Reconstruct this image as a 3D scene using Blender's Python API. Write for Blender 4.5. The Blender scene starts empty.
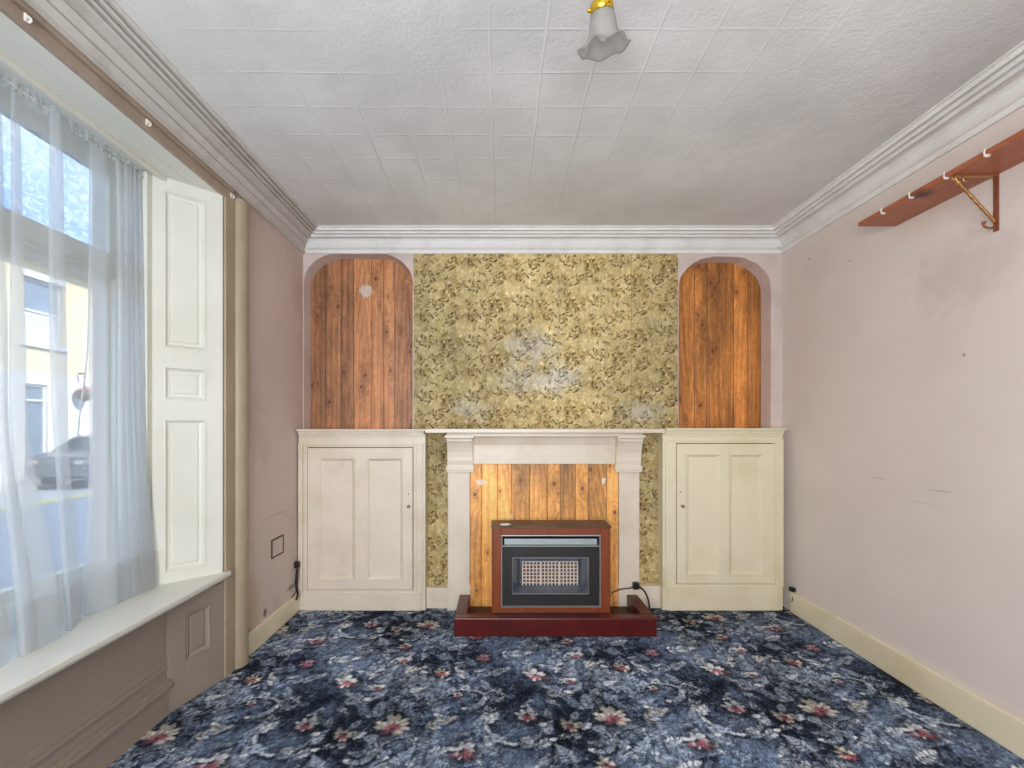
import bpy, bmesh, math, random
import numpy as np
from mathutils import Vector, Matrix

random.seed(4)
sc = bpy.context.scene
C = sc.collection
PI = math.pi

# ------------------------------------------------------------------ camera
F = 450.0                      # focal length in pixels of a 1024x768 frame
CX, CY, H = 499.0, 427.0, 1.3  # vanishing point and eye height
cam_d = bpy.data.cameras.new('camera')
cam = bpy.data.objects.new('camera', cam_d)
C.objects.link(cam)
cam.location = (0, 0, H)
cam.rotation_euler = (PI/2, 0, 0)
cam_d.sensor_width = 36
cam_d.lens = F/1024*36
cam_d.shift_x = (512-CX)/1024
cam_d.shift_y = (CY-384)/1024
cam_d.clip_start = 0.02
sc.camera = cam

# ------------------------------------------------------------------ colour management
sc.view_settings.view_transform = 'Standard'
sc.view_settings.look = 'None'
sc.view_settings.gamma = 1
sc.view_settings.use_curve_mapping = False
sc.view_settings.exposure = 0.12
cy = sc.cycles
cy.use_denoising = True
cy.max_bounces = 8
cy.diffuse_bounces = 5
cy.transparent_max_bounces = 24
cy.caustics_reflective = False
cy.caustics_refractive = False
cy.sample_clamp_indirect = 6

# ------------------------------------------------------------------ world: blue sky with broken cloud
w = bpy.data.worlds.new('sky')
sc.world = w
w.use_nodes = True
nt = w.node_tree
nt.nodes.clear()
out = nt.nodes.new('ShaderNodeOutputWorld')
bg = nt.nodes.new('ShaderNodeBackground')
tc = nt.nodes.new('ShaderNodeTexCoord')
nz = nt.nodes.new('ShaderNodeTexNoise')
nz.inputs['Scale'].default_value = 3.0
nz.inputs['Detail'].default_value = 6
rp = nt.nodes.new('ShaderNodeValToRGB')
rp.color_ramp.elements[0].position = 0.45
rp.color_ramp.elements[0].color = (0.33, 0.55, 0.88, 1)
rp.color_ramp.elements[1].position = 0.66
rp.color_ramp.elements[1].color = (0.9, 0.95, 1.0, 1)
nt.links.new(tc.outputs['Generated'], nz.inputs['Vector'])
nt.links.new(nz.outputs['Fac'], rp.inputs['Fac'])
nt.links.new(rp.outputs['Color'], bg.inputs['Color'])
bg.inputs['Strength'].default_value = 2.9
nt.links.new(bg.outputs['Background'], out.inputs['Surface'])

# ------------------------------------------------------------------ sun, over our own roof on to the houses opposite
sd = bpy.data.lights.new('sun', 'SUN')
sd.energy = 5.2
sd.angle = math.radians(0.6)
sd.color = (1.0, 0.95, 0.86)
sun = bpy.data.objects.new('sun', sd)
C.objects.link(sun)
sun.rotation_euler = Vector((-1.0, 0.25, -0.78)).to_track_quat('-Z', 'Y').to_euler()
sun.location = (4, 0, 9)

# ------------------------------------------------------------------ added fill light outside an invented rear window, behind the camera
ad = bpy.data.lights.new('rear_fill_light', 'AREA')
ad.shape = 'RECTANGLE'
ad.size = 1.9
ad.size_y = 1.75
ad.energy = 132
ad.color = (1.0, 0.985, 0.965)
al = bpy.data.objects.new('rear_fill_light', ad)
C.objects.link(al)
al.location = (-0.30, -1.32, 1.55)
al.rotation_euler = Vector((0.42, 1, 0.36)).to_track_quat('-Z', 'Z').to_euler()


# ------------------------------------------------------------------ helpers
D = 3.285        # front of the chimney breast / arch wall
XL, XR = -1.43, 2.066
YR = -1.0
ZC = 2.69


def PX(px, Y):
    return (px-CX)/F*Y


def PZ(py, Y):
    return H-(py-CY)/F*Y


def s2l(c):
    c = np.asarray(c, dtype=float)/255.0
    return np.where(c <= 0.04045, c/12.92, ((c+0.055)/1.055)**2.4)


def col4(c):
    v = s2l(c)
    return (float(v[0]), float(v[1]), float(v[2]), 1)


def link(o, parent=None):
    C.objects.link(o)
    if parent is not None:
        o.parent = parent
        o.matrix_parent_inverse = Matrix.Translation(-Vector(parent.location)) if parent.type == 'EMPTY' else Matrix()
    return o


def obj(name, bm, m, parent=None, smooth=False, bevel=0.0, seg=2):
    bmesh.ops.recalc_face_normals(bm, faces=bm.faces[:])
    me = bpy.data.meshes.new(name)
    bm.to_mesh(me)
    bm.free()
    if m is not None:
        me.materials.append(m)
    if smooth:
        for p in me.polygons:
            p.use_smooth = True
    o = bpy.data.objects.new(name, me)
    link(o, parent)
    if bevel > 0:
        b = o.modifiers.new('bevel', 'BEVEL')
        b.width = bevel
        b.segments = seg
        b.limit_method = 'ANGLE'
        b.angle_limit = math.radians(40)
    return o


def tag(o, label=None, cat=None, group=None, kind=None):
    if label:
        o['label'] = label
    if cat:
        o['category'] = cat
    if group:
        o['group'] = group
    if kind:
        o['kind'] = kind
    return o


def thing(name, label, cat, loc=(0, 0, 0), group=None):
    o = bpy.data.objects.new(name, None)
    o.empty_display_size = 0.05
    o.location = loc
    C.objects.link(o)
    return tag(o, label, cat, group)


def struct(o):
    o['kind'] = 'structure'
    return o


def bx(bm, x0, x1, y0, y1, z0, z1, T=None):
    vs = []
    for z in (z0, z1):
        for (x, y) in ((x0, y0), (x1, y0), (x1, y1), (x0, y1)):
            p = Vector((x, y, z))
            vs.append(bm.verts.new(T(p) if T else p))
    for f in ((3, 2, 1, 0), (4, 5, 6, 7), (0, 1, 5, 4), (1, 2, 6, 5), (2, 3, 7, 6), (3, 0, 4, 7)):
        bm.faces.new([vs[i] for i in f])


def box(name, m, x0, x1, y0, y1, z0, z1, parent=None, bevel=0.0):
    bm = bmesh.new()
    bx(bm, x0, x1, y0, y1, z0, z1)
    return obj(name, bm, m, parent, bevel=bevel)


def loft(bm, rings, closed=True, cap=True):
    """rings: lists of points, same length."""
    R = [[bm.verts.new(p) for p in r] for r in rings]
    n = len(R[0])
    for a, b in zip(R, R[1:]):
        for i in range(n if closed else n-1):
            j = (i+1) % n
            try:
                bm.faces.new((a[i], a[j], b[j], b[i]))
            except ValueError:
                pass
    if cap and closed:
        for r in (R[0], R[-1]):
            try:
                bm.faces.new(r)
            except ValueError:
                pass
    return R


def tube(bm, pts, r, n=8, rf=None):
    pts = [Vector(p) for p in pts]
    rings = []
    prev = None
    for i, p in enumerate(pts):
        a = pts[max(0, i-1)]
        b = pts[min(len(pts)-1, i+1)]
        t = (b-a).normalized()
        if prev is None:
            ref = Vector((0, 0, 1)) if abs(t.z) < 0.9 else Vector((1, 0, 0))
            u = t.cross(ref).normalized()
        else:
            u = (prev-t*prev.dot(t)).normalized()
        prev = u
        v = t.cross(u)
        rr = rf(i/(len(pts)-1)) if rf else r
        rings.append([p+(u*math.cos(2*PI*k/n)+v*math.sin(2*PI*k/n))*rr for k in range(n)])
    loft(bm, rings)


def spline(pts, n=8):
    P = [Vector(p) for p in pts]
    P = [P[0]*2-P[1]]+P+[P[-1]*2-P[-2]]
    o = []
    for i in range(1, len(P)-2):
        for k in range(n):
            t = k/n
            a, b, c, d = P[i-1], P[i], P[i+1], P[i+2]
            o.append(0.5*((2*b)+(c-a)*t+(2*a-5*b+4*c-d)*t*t+(-a+3*b-3*c+d)*t**3))
    o.append(P[-2])
    return o


def lathe(bm, prof, c=(0, 0, 0), n=24, T=None):
    rings = []
    for (r, z) in prof:
        ring = []
        for k in range(n):
            p = Vector((c[0]+r*math.cos(2*PI*k/n), c[1]+r*math.sin(2*PI*k/n), c[2]+z))
            ring.append(T(p) if T else p)
        rings.append(ring)
    loft(bm, rings)


def nested(bm, u0, u1, v0, v1, steps, T, cap=True):
    """picture-frame loft: each step is (inset, depth); T maps (u, d, v) to the world."""
    rings = []
    for (ins, d) in steps:
        rings.append([T(Vector((u, d, v))) for (u, v) in
                      ((u0+ins, v0+ins), (u1-ins, v0+ins), (u1-ins, v1-ins), (u0+ins, v1-ins))])
    R = [[bm.verts.new(p) for p in r] for r in rings]
    for a, b in zip(R, R[1:]):
        for i in range(4):
            j = (i+1) % 4
            bm.faces.new((a[i], a[j], b[j], b[i]))
    if cap:
        bm.faces.new(R[-1])


def slab_with_holes(bm, u0, u1, v0, v1, d0, d1, holes, T=None):
    us = sorted(set([u0, u1]+[h[0] for h in holes]+[h[1] for h in holes]))
    vs = sorted(set([v0, v1]+[h[2] for h in holes]+[h[3] for h in holes]))
    for a, b in zip(us, us[1:]):
        # merge vertical runs
        run = None
        for c, d in zip(vs, vs[1:]):
            um, vm = (a+b)/2, (c+d)/2
            inside = any(h[0] < um < h[1] and h[2] < vm < h[3] for h in holes)
            if inside:
                if run:
                    bx(bm, a, b, d0, d1, run[0], run[1], T)
                run = None
            else:
                run = (run[0], d) if run else (c, d)
        if run:
            bx(bm, a, b, d0, d1, run[0], run[1], T)


def ID(p):
    return p


# ------------------------------------------------------------------ materials
def mat(name, c, rough=0.6, var=0.08, scale=6.0, bump=0.0, bscale=60.0, metal=0.0, dirt=None, dirt_amt=0.0,
        dirt_scale=2.0, spots=None, stretch=(1, 1, 1), coat=0.0):
    m = bpy.data.materials.new(name)
    m.use_nodes = True
    N = m.node_tree.nodes
    L = m.node_tree.links
    bs = N['Principled BSDF']
    bs.inputs['Roughness'].default_value = rough
    bs.inputs['Metallic'].default_value = metal
    bs.inputs['Coat Weight'].default_value = coat
    tcn = N.new('ShaderNodeTexCoord')
    mp = N.new('ShaderNodeMapping')
    mp.inputs['Scale'].default_value = stretch
    L.new(tcn.outputs['Object'], mp.inputs['Vector'])
    n1 = N.new('ShaderNodeTexNoise')
    n1.inputs['Scale'].default_value = scale
    n1.inputs['Detail'].default_value = 5
    L.new(mp.outputs['Vector'], n1.inputs['Vector'])
    r1 = N.new('ShaderNodeValToRGB')
    base = np.array(s2l(c))
    r1.color_ramp.elements[0].position = 0.3
    r1.color_ramp.elements[1].position = 0.7
    lo = np.clip(base*(1-var), 0, 1)
    hi = np.clip(base*(1+var), 0, 1)
    r1.color_ramp.elements[0].color = (*lo, 1)
    r1.color_ramp.elements[1].color = (*hi, 1)
    L.new(n1.outputs['Fac'], r1.inputs['Fac'])
    cur = r1.outputs['Color']

    def mixin(fac, colour):
        nonlocal cur
        mx = N.new('ShaderNodeMix')
        mx.data_type = 'RGBA'
        L.new(fac, mx.inputs['Factor'])
        L.new(cur, mx.inputs['A'])
        mx.inputs['B'].default_value = col4(colour)
        cur = mx.outputs['Result']
    if dirt is not None:
        n2 = N.new('ShaderNodeTexNoise')
        n2.inputs['Scale'].default_value = dirt_scale
        n2.inputs['Detail'].default_value = 8
        n2.inputs['Roughness'].default_value = 0.65
        L.new(tcn.outputs['Object'], n2.inputs['Vector'])
        mr = N.new('ShaderNodeMapRange')
        mr.inputs['From Min'].default_value = 0.48
        mr.inputs['From Max'].default_value = 0.75
        mr.inputs['To Max'].default_value = dirt_amt
        L.new(n2.outputs['Fac'], mr.inputs['Value'])
        mixin(mr.outputs['Result'], dirt)
    if spots:
        # stains and scuffs: (centre, radii, colour, amount), edge broken up by noise
        n3 = N.new('ShaderNodeTexNoise')
        n3.inputs['Scale'].default_value = 14
        n3.inputs['Detail'].default_value = 4
        L.new(tcn.outputs['Object'], n3.inputs['Vector'])
        for (ce, ra, cc, am) in spots:
            vm = N.new('ShaderNodeVectorMath')
            vm.operation = 'SUBTRACT'
            vm.inputs[1].default_value = ce
            L.new(tcn.outputs['Object'], vm.inputs[0])
            vd = N.new('ShaderNodeVectorMath')
            vd.operation = 'DIVIDE'
            vd.inputs[1].default_value = ra
            L.new(vm.outputs[0], vd.inputs[0])
            ln = N.new('ShaderNodeVectorMath')
            ln.operation = 'LENGTH'
            L.new(vd.outputs[0], ln.inputs[0])
            ad_ = N.new('ShaderNodeMath')
            ad_.operation = 'MULTIPLY_ADD'
            L.new(n3.outputs['Fac'], ad_.inputs[0])
            ad_.inputs[1].default_value = 1.2
            L.new(ln.outputs['Value'], ad_.inputs[2])
            mr = N.new('ShaderNodeMapRange')
            mr.inputs['From Min'].default_value = 1.0
            mr.inputs['From Max'].default_value = 1.75
            mr.inputs['To Min'].default_value = am
            mr.inputs['To Max'].default_value = 0
            L.new(ad_.outputs[0], mr.inputs['Value'])
            mixin(mr.outputs['Result'], cc)
    L.new(cur, bs.inputs['Base Color'])
    if bump > 0:
        n4 = N.new('ShaderNodeTexNoise')
        n4.inputs['Scale'].default_value = bscale
        n4.inputs['Detail'].default_value = 4
        L.new(tcn.outputs['Object'], n4.inputs['Vector'])
        b = N.new('ShaderNodeBump')
        b.inputs['Strength'].default_value = bump
        b.inputs['Distance'].default_value = 0.004
        L.new(n4.outputs['Fac'], b.inputs['Height'])
        L.new(b.outputs['Normal'], bs.inputs['Normal'])
    return m


def attr_mat(name, rough=0.8, bump=0.0, bscale=200.0, spec=0.5):
    m = bpy.data.materials.new(name)
    m.use_nodes = True
    N = m.node_tree.nodes
    L = m.node_tree.links
    bs = N['Principled BSDF']
    bs.inputs['Roughness'].default_value = rough
    bs.inputs['Specular IOR Level'].default_value = spec
    a = N.new('ShaderNodeAttribute')
    a.attribute_name = 'Col'
    n = N.new('ShaderNodeTexNoise')
    n.inputs['Scale'].default_value = bscale
    tcn = N.new('ShaderNodeTexCoord')
    L.new(tcn.outputs['Object'], n.inputs['Vector'])
    hs = N.new('ShaderNodeMapRange')
    hs.inputs['To Min'].default_value = 0.82
    hs.inputs['To Max'].default_value = 1.18
    L.new(n.outputs['Fac'], hs.inputs['Value'])
    vm = N.new('ShaderNodeVectorMath')
    vm.operation = 'SCALE'
    L.new(a.outputs['Color'], vm.inputs[0])
    L.new(hs.outputs['Result'], vm.inputs['Scale'])
    L.new(vm.outputs['Vector'], bs.inputs['Base Color'])
    if bump:
        b = N.new('ShaderNodeBump')
        b.inputs['Strength'].default_value = bump
        b.inputs['Distance'].default_value = 0.003
        L.new(n.outputs['Fac'], b.inputs['Height'])
        L.new(b.outputs['Normal'], bs.inputs['Normal'])
    return m


def glass_mat(name, tint=(1, 1, 1), gloss=0.08, rough=0.02):
    m = bpy.data.materials.new(name)
    m.use_nodes = True
    N = m.node_tree.nodes
    L = m.node_tree.links
    N.clear()
    o = N.new('ShaderNodeOutputMaterial')
    t = N.new('ShaderNodeBsdfTransparent')
    t.inputs['Color'].default_value = (*tint, 1)
    g = N.new('ShaderNodeBsdfGlossy')
    g.inputs['Roughness'].default_value = rough
    mx = N.new('ShaderNodeMixShader')
    mx.inputs['Fac'].default_value = gloss
    L.new(t.outputs[0], mx.inputs[1])
    L.new(g.outputs[0], mx.inputs[2])
    L.new(mx.outputs[0], o.inputs['Surface'])
    return m


M = {}
M['wall_r'] = mat('pink_distemper_right', (222, 212, 206), 0.9, 0.035, 1.3, bump=0.35, bscale=9,
                  dirt=(208, 197, 190), dirt_amt=0.5, dirt_scale=1.1,
                  spots=[((XR, 2.15, 1.72), (0.1, 0.16, 0.2), (214, 203, 197), 0.4),
                         ((XR, 2.9, 2.34), (0.1, 0.16, 0.16), (206, 194, 188), 0.4),
                         ((XR, 2.1, 1.0), (0.1, 0.08, 0.004), (176, 160, 150), 0.6),
                         ((XR, 2.45, 1.02), (0.1, 0.05, 0.004), (176, 160, 150), 0.5),
                         ((XR, 2.2, 0.93), (0.1, 0.10, 0.003), (180, 166, 158), 0.5),
                         ((XR, 1.75, 0.85), (0.1, 0.03, 0.005), (176, 160, 150), 0.6),
                         ((XR, 2.0, 2.0), (0.1, 0.28, 0.18), (198, 188, 182), 0.6),
                         ((XR, 1.55, 1.75), (0.1, 0.10, 0.4), (200, 190, 185), 0.5),
                         ((XR, 2.65, 2.28), (0.1, 0.008, 0.008), (140, 100, 90), 0.9),
                         ((XR, 3.0, 2.42), (0.1, 0.008, 0.008), (140, 100, 90), 0.9),
                         ((XR, 2.0, 1.62), (0.1, 0.008, 0.008), (140, 100, 90), 0.9)])
M['wall_l'] = mat('pink_distemper_left', (212, 194, 186), 0.9, 0.05, 2.0, bump=0.5, bscale=9,
                  dirt=(168, 146, 136), dirt_amt=0.7, dirt_scale=1.6,
                  spots=[((XL, 2.62, 0.25), (0.1, 0.10, 0.22), (196, 176, 150), 0.7),
                         ((XL, 2.75, 0.16), (0.1, 0.022, 0.03), (60, 48, 42), 0.8),
                         ((XL, 3.1, 0.2), (0.1, 0.07, 0.02), (100, 84, 72), 0.7),
                         ((XL, 2.56, 0.12), (0.1, 0.03, 0.04), (80, 66, 56), 0.8),
                         ((XL, 2.9, 0.74), (0.1, 0.2, 0.004), (140, 122, 112), 0.5)])
M['arch'] = mat('pink_distemper_arch', (214, 199, 193), 0.9, 0.05, 2.6, bump=0.4, bscale=9,
                dirt=(178, 158, 152), dirt_amt=0.6, dirt_scale=3)
M['cream'] = mat('cream_gloss_paint', (228, 217, 199), 0.38, 0.03, 5, bump=0.12, bscale=14,
                 dirt=(196, 174, 138), dirt_amt=0.5, dirt_scale=3.2)
M['cream_y'] = mat('yellowed_cream_gloss', (232, 223, 194), 0.38, 0.03, 3, bump=0.1, bscale=14,
                   dirt=(206, 186, 140), dirt_amt=0.6, dirt_scale=2.4)
M['cream_grime'] = mat('grimy_cream_line', (176, 156, 120), 0.6, 0.2, 12)
M['white'] = mat('white_gloss_paint', (218, 217, 206), 0.35, 0.03, 5, bump=0.1, bscale=14,
                 dirt=(204, 200, 178), dirt_amt=0.45, dirt_scale=2.6)
M['brown_paint'] = mat('stained_beige_paint', (170, 155, 130), 0.5, 0.06, 5, bump=0.12, bscale=14,
                       dirt=(150, 130, 104), dirt_amt=0.6, dirt_scale=3,
                       spots=[((XL, 2.5, 0.66), (0.1, 0.025, 0.02), (70, 56, 46), 1.0),
                              ((XL, 2.5, 1.02), (0.1, 0.03, 0.03), (110, 92, 74), 1.0)])
M['apron'] = mat('apron_paint', (152, 139, 126), 0.6, 0.05, 3, bump=0.15, bscale=12, dirt=(150, 136, 124), dirt_amt=0.6, dirt_scale=2)
M['cornice'] = mat('cornice_plaster', (230, 230, 227), 0.8, 0.03, 4, bump=0.15, bscale=30,
                   dirt=(196, 193, 188), dirt_amt=0.5, dirt_scale=5.0)
M['cornice_l'] = mat('cornice_plaster_shaded', (206, 202, 196), 0.8, 0.06, 4, bump=0.3, bscale=30,
                     dirt=(150, 140, 130), dirt_amt=0.7, dirt_scale=4)  # darker cornice copy: window-side shade put into the colour, plus mottled dirt
M['rail'] = mat('brown_stained_rail', (164, 146, 130), 0.6, 0.08, 5, bump=0.2, bscale=20, dirt=(120, 104, 90), dirt_amt=0.6, dirt_scale=4)
M['hearth'] = mat('oxblood_painted_hearth', (86, 20, 17), 0.35, 0.18, 8, bump=0.1, bscale=20,
                  dirt=(60, 22, 20), dirt_amt=0.6, dirt_scale=5)
M['hearth_in'] = mat('hearth_tray_dark', (62, 24, 20), 0.5, 0.2, 9)
M['veneer'] = mat('teak_veneer', (134, 66, 34), 0.38, 0.16, 5, bump=0.04, bscale=40, stretch=(9, 9, 1))
M['veneer_dark'] = mat('teak_veneer_top', (84, 60, 46), 0.45, 0.14, 8, stretch=(1, 8, 8),
                       dirt=(130, 104, 84), dirt_amt=0.5, dirt_scale=6)
M['black'] = mat('black_enamel', (40, 38, 38), 0.42, 0.1, 20)
M['void'] = mat('void_black', (14, 13, 13), 0.8, 0.1, 20)  # flat black for the firebox back and for shade painted into gaps
M['chrome'] = mat('brushed_silver', (160, 162, 160), 0.45, 0.06, 20, metal=0.5, stretch=(1, 20, 20))
M['silver'] = mat('satin_silver_panel', (176, 184, 184), 0.4, 0.05, 20, metal=0.4)
M['reflector'] = mat('firebox_reflector', (132, 142, 152), 0.25, 0.15, 8, metal=0.7)
M['ceramic'] = mat('radiant_ceramic', (246, 232, 214), 0.7, 0.10, 30)
M['ceramic_back'] = mat('radiant_scorched', (112, 78, 58), 0.8, 0.35, 22)
M['shelfwood'] = mat('varnished_shelf_wood', (170, 98, 66), 0.4, 0.13, 4, bump=0.05, bscale=30, stretch=(14, 1, 14),
                     spots=[((1.9, 2.02, 2.35), (0.05, 0.05, 0.05), (60, 36, 28), 0.9)])
M['copper'] = mat('coppery_steel', (150, 92, 66), 0.4, 0.1, 20, metal=0.5)
M['brass'] = mat('aged_brass', (196, 150, 98), 0.38, 0.1, 20, metal=0.85)
M['brass_bright'] = mat('polished_brass', (226, 186, 60), 0.2, 0.1, 20, metal=0.9)
M['plastic_white'] = mat('white_plastic', (226, 220, 212), 0.4, 0.03, 20)
M['rubber'] = mat('black_cable_rubber', (24, 22, 22), 0.5, 0.1, 20)
M['plaster_bit'] = mat('plaster_crumb', (232, 222, 208), 0.9, 0.05, 40)
M['render_cream'] = mat('cream_render', (222, 206, 168), 0.9, 0.05, 1.5, bump=0.2, bscale=20)
M['render_white'] = mat('white_render', (226, 222, 212), 0.9, 0.04, 1.5, bump=0.2, bscale=20)
M['slate'] = mat('roof_slate', (110, 112, 120), 0.7, 0.15, 6)
M['upvc'] = mat('white_window_frame', (216, 216, 214), 0.5, 0.03, 4)
M['dark_glass'] = mat('dark_house_glass', (120, 136, 150), 0.1, 0.2, 2)
M['lace'] = mat('lace_net', (206, 206, 206), 0.9, 0.2, 30)
M['door_blue'] = mat('grey_blue_door', (110, 130, 146), 0.4, 0.05, 4)
M['asphalt'] = mat('asphalt', (150, 152, 156), 0.95, 0.12, 6, bump=0.3, bscale=60)
M['paving'] = mat('concrete_paving', (176, 172, 162), 0.95, 0.08, 3)
M['yellow'] = mat('sunlit_road_yellow', (214, 196, 110), 0.9, 0.1, 10)  # sunlight on the road put into a yellow colour
M['car'] = mat('dark_grey_car_paint', (70, 76, 84), 0.25, 0.05, 4, coat=0.4)
M['car_glass'] = mat('car_window_glass', (40, 48, 54), 0.08, 0.05, 4)
M['tyre'] = mat('tyre_rubber', (30, 30, 30), 0.9, 0.1, 10)
M['alloy'] = mat('alloy_wheel', (170, 172, 174), 0.3, 0.05, 10, metal=0.6)
M['basket'] = mat('hanging_basket_moss', (112, 88, 66), 0.95, 0.3, 20)
M['petals'] = mat('pink_blooms', (214, 150, 150), 0.8, 0.3, 30)
M['brick_out'] = mat('outer_stone', (150, 144, 136), 0.9, 0.12, 5, bump=0.4, bscale=12)
M['pane'] = glass_mat('window_glass', (0.97, 0.98, 1.0), 0.05)
M['fire_glass'] = glass_mat('fire_front_glass', (0.97, 0.97, 0.98), 0.05, 0.12)
M['car_lamp'] = mat('car_lamp', (200, 60, 50), 0.2, 0.05, 4)


def obscure_glass():
    m = bpy.data.materials.new('obscure_swirl_glass')
    m.use_nodes = True
    N = m.node_tree.nodes
    L = m.node_tree.links
    N.clear()
    o = N.new('ShaderNodeOutputMaterial')
    tcn = N.new('ShaderNodeTexCoord')
    n = N.new('ShaderNodeTexNoise')
    n.inputs['Scale'].default_value = 16
    n.inputs['Detail'].default_value = 2
    n.inputs['Distortion'].default_value = 3.5
    L.new(tcn.outputs['Object'], n.inputs['Vector'])
    r = N.new('ShaderNodeValToRGB')
    r.color_ramp.elements[0].position = 0.47
    r.color_ramp.elements[0].color = (0, 0, 0, 1)
    r.color_ramp.elements[1].position = 0.60
    r.color_ramp.elements[1].color = (1, 1, 1, 1)
    L.new(n.outputs['Fac'], r.inputs['Fac'])
    t = N.new('ShaderNodeBsdfTransparent')
    t.inputs['Color'].default_value = (0.62, 0.68, 0.74, 1)
    tr = N.new('ShaderNodeBsdfTranslucent')
    tr.inputs['Color'].default_value = (0.9, 0.95, 1.0, 1)
    t2 = N.new('ShaderNodeBsdfTransparent')
    t2.inputs['Color'].default_value = (0.95, 0.97, 1.0, 1)
    m0 = N.new('ShaderNodeMixShader')
    m0.inputs['Fac'].default_value = 0.35
    L.new(t2.outputs[0], m0.inputs[1])
    L.new(tr.outputs[0], m0.inputs[2])
    mx = N.new('ShaderNodeMixShader')
    L.new(r.outputs['Color'], mx.inputs['Fac'])
    L.new(t.outputs[0], mx.inputs[1])
    L.new(m0.outputs[0], mx.inputs[2])
    L.new(mx.outputs[0], o.inputs['Surface'])
    return m


M['obscure'] = obscure_glass()


def voile(name, alpha, c):
    """thin net: holes let light straight through, threads scatter it both ways."""
    m = bpy.data.materials.new(name)
    m.use_nodes = True
    N = m.node_tree.nodes
    L = m.node_tree.links
    N.clear()
    o = N.new('ShaderNodeOutputMaterial')
    t = N.new('ShaderNodeBsdfTransparent')
    d = N.new('ShaderNodeBsdfDiffuse')
    d.inputs['Color'].default_value = col4(c)
    tr = N.new('ShaderNodeBsdfTranslucent')
    tr.inputs['Color'].default_value = col4(c)
    m0 = N.new('ShaderNodeMixShader')
    m0.inputs['Fac'].default_value = 0.5
    L.new(d.outputs[0], m0.inputs[1])
    L.new(tr.outputs[0], m0.inputs[2])
    tcn = N.new('ShaderNodeTexCoord')
    n = N.new('ShaderNodeTexNoise')
    n.inputs['Scale'].default_value = 120
    L.new(tcn.outputs['Object'], n.inputs['Vector'])
    mr = N.new('ShaderNodeMapRange')
    mr.inputs['To Min'].default_value = alpha
    mr.inputs['To Max'].default_value = alpha
    L.new(n.outputs['Fac'], mr.inputs['Value'])
    mx = N.new('ShaderNodeMixShader')
    L.new(mr.outputs['Result'], mx.inputs['Fac'])
    L.new(t.outputs[0], mx.inputs[1])
    L.new(m0.outputs[0], mx.inputs[2])
    L.new(mx.outputs[0], o.inputs['Surface'])
    return m


M['voile'] = voile('white_voile', 0.40, (222, 224, 224))


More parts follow.
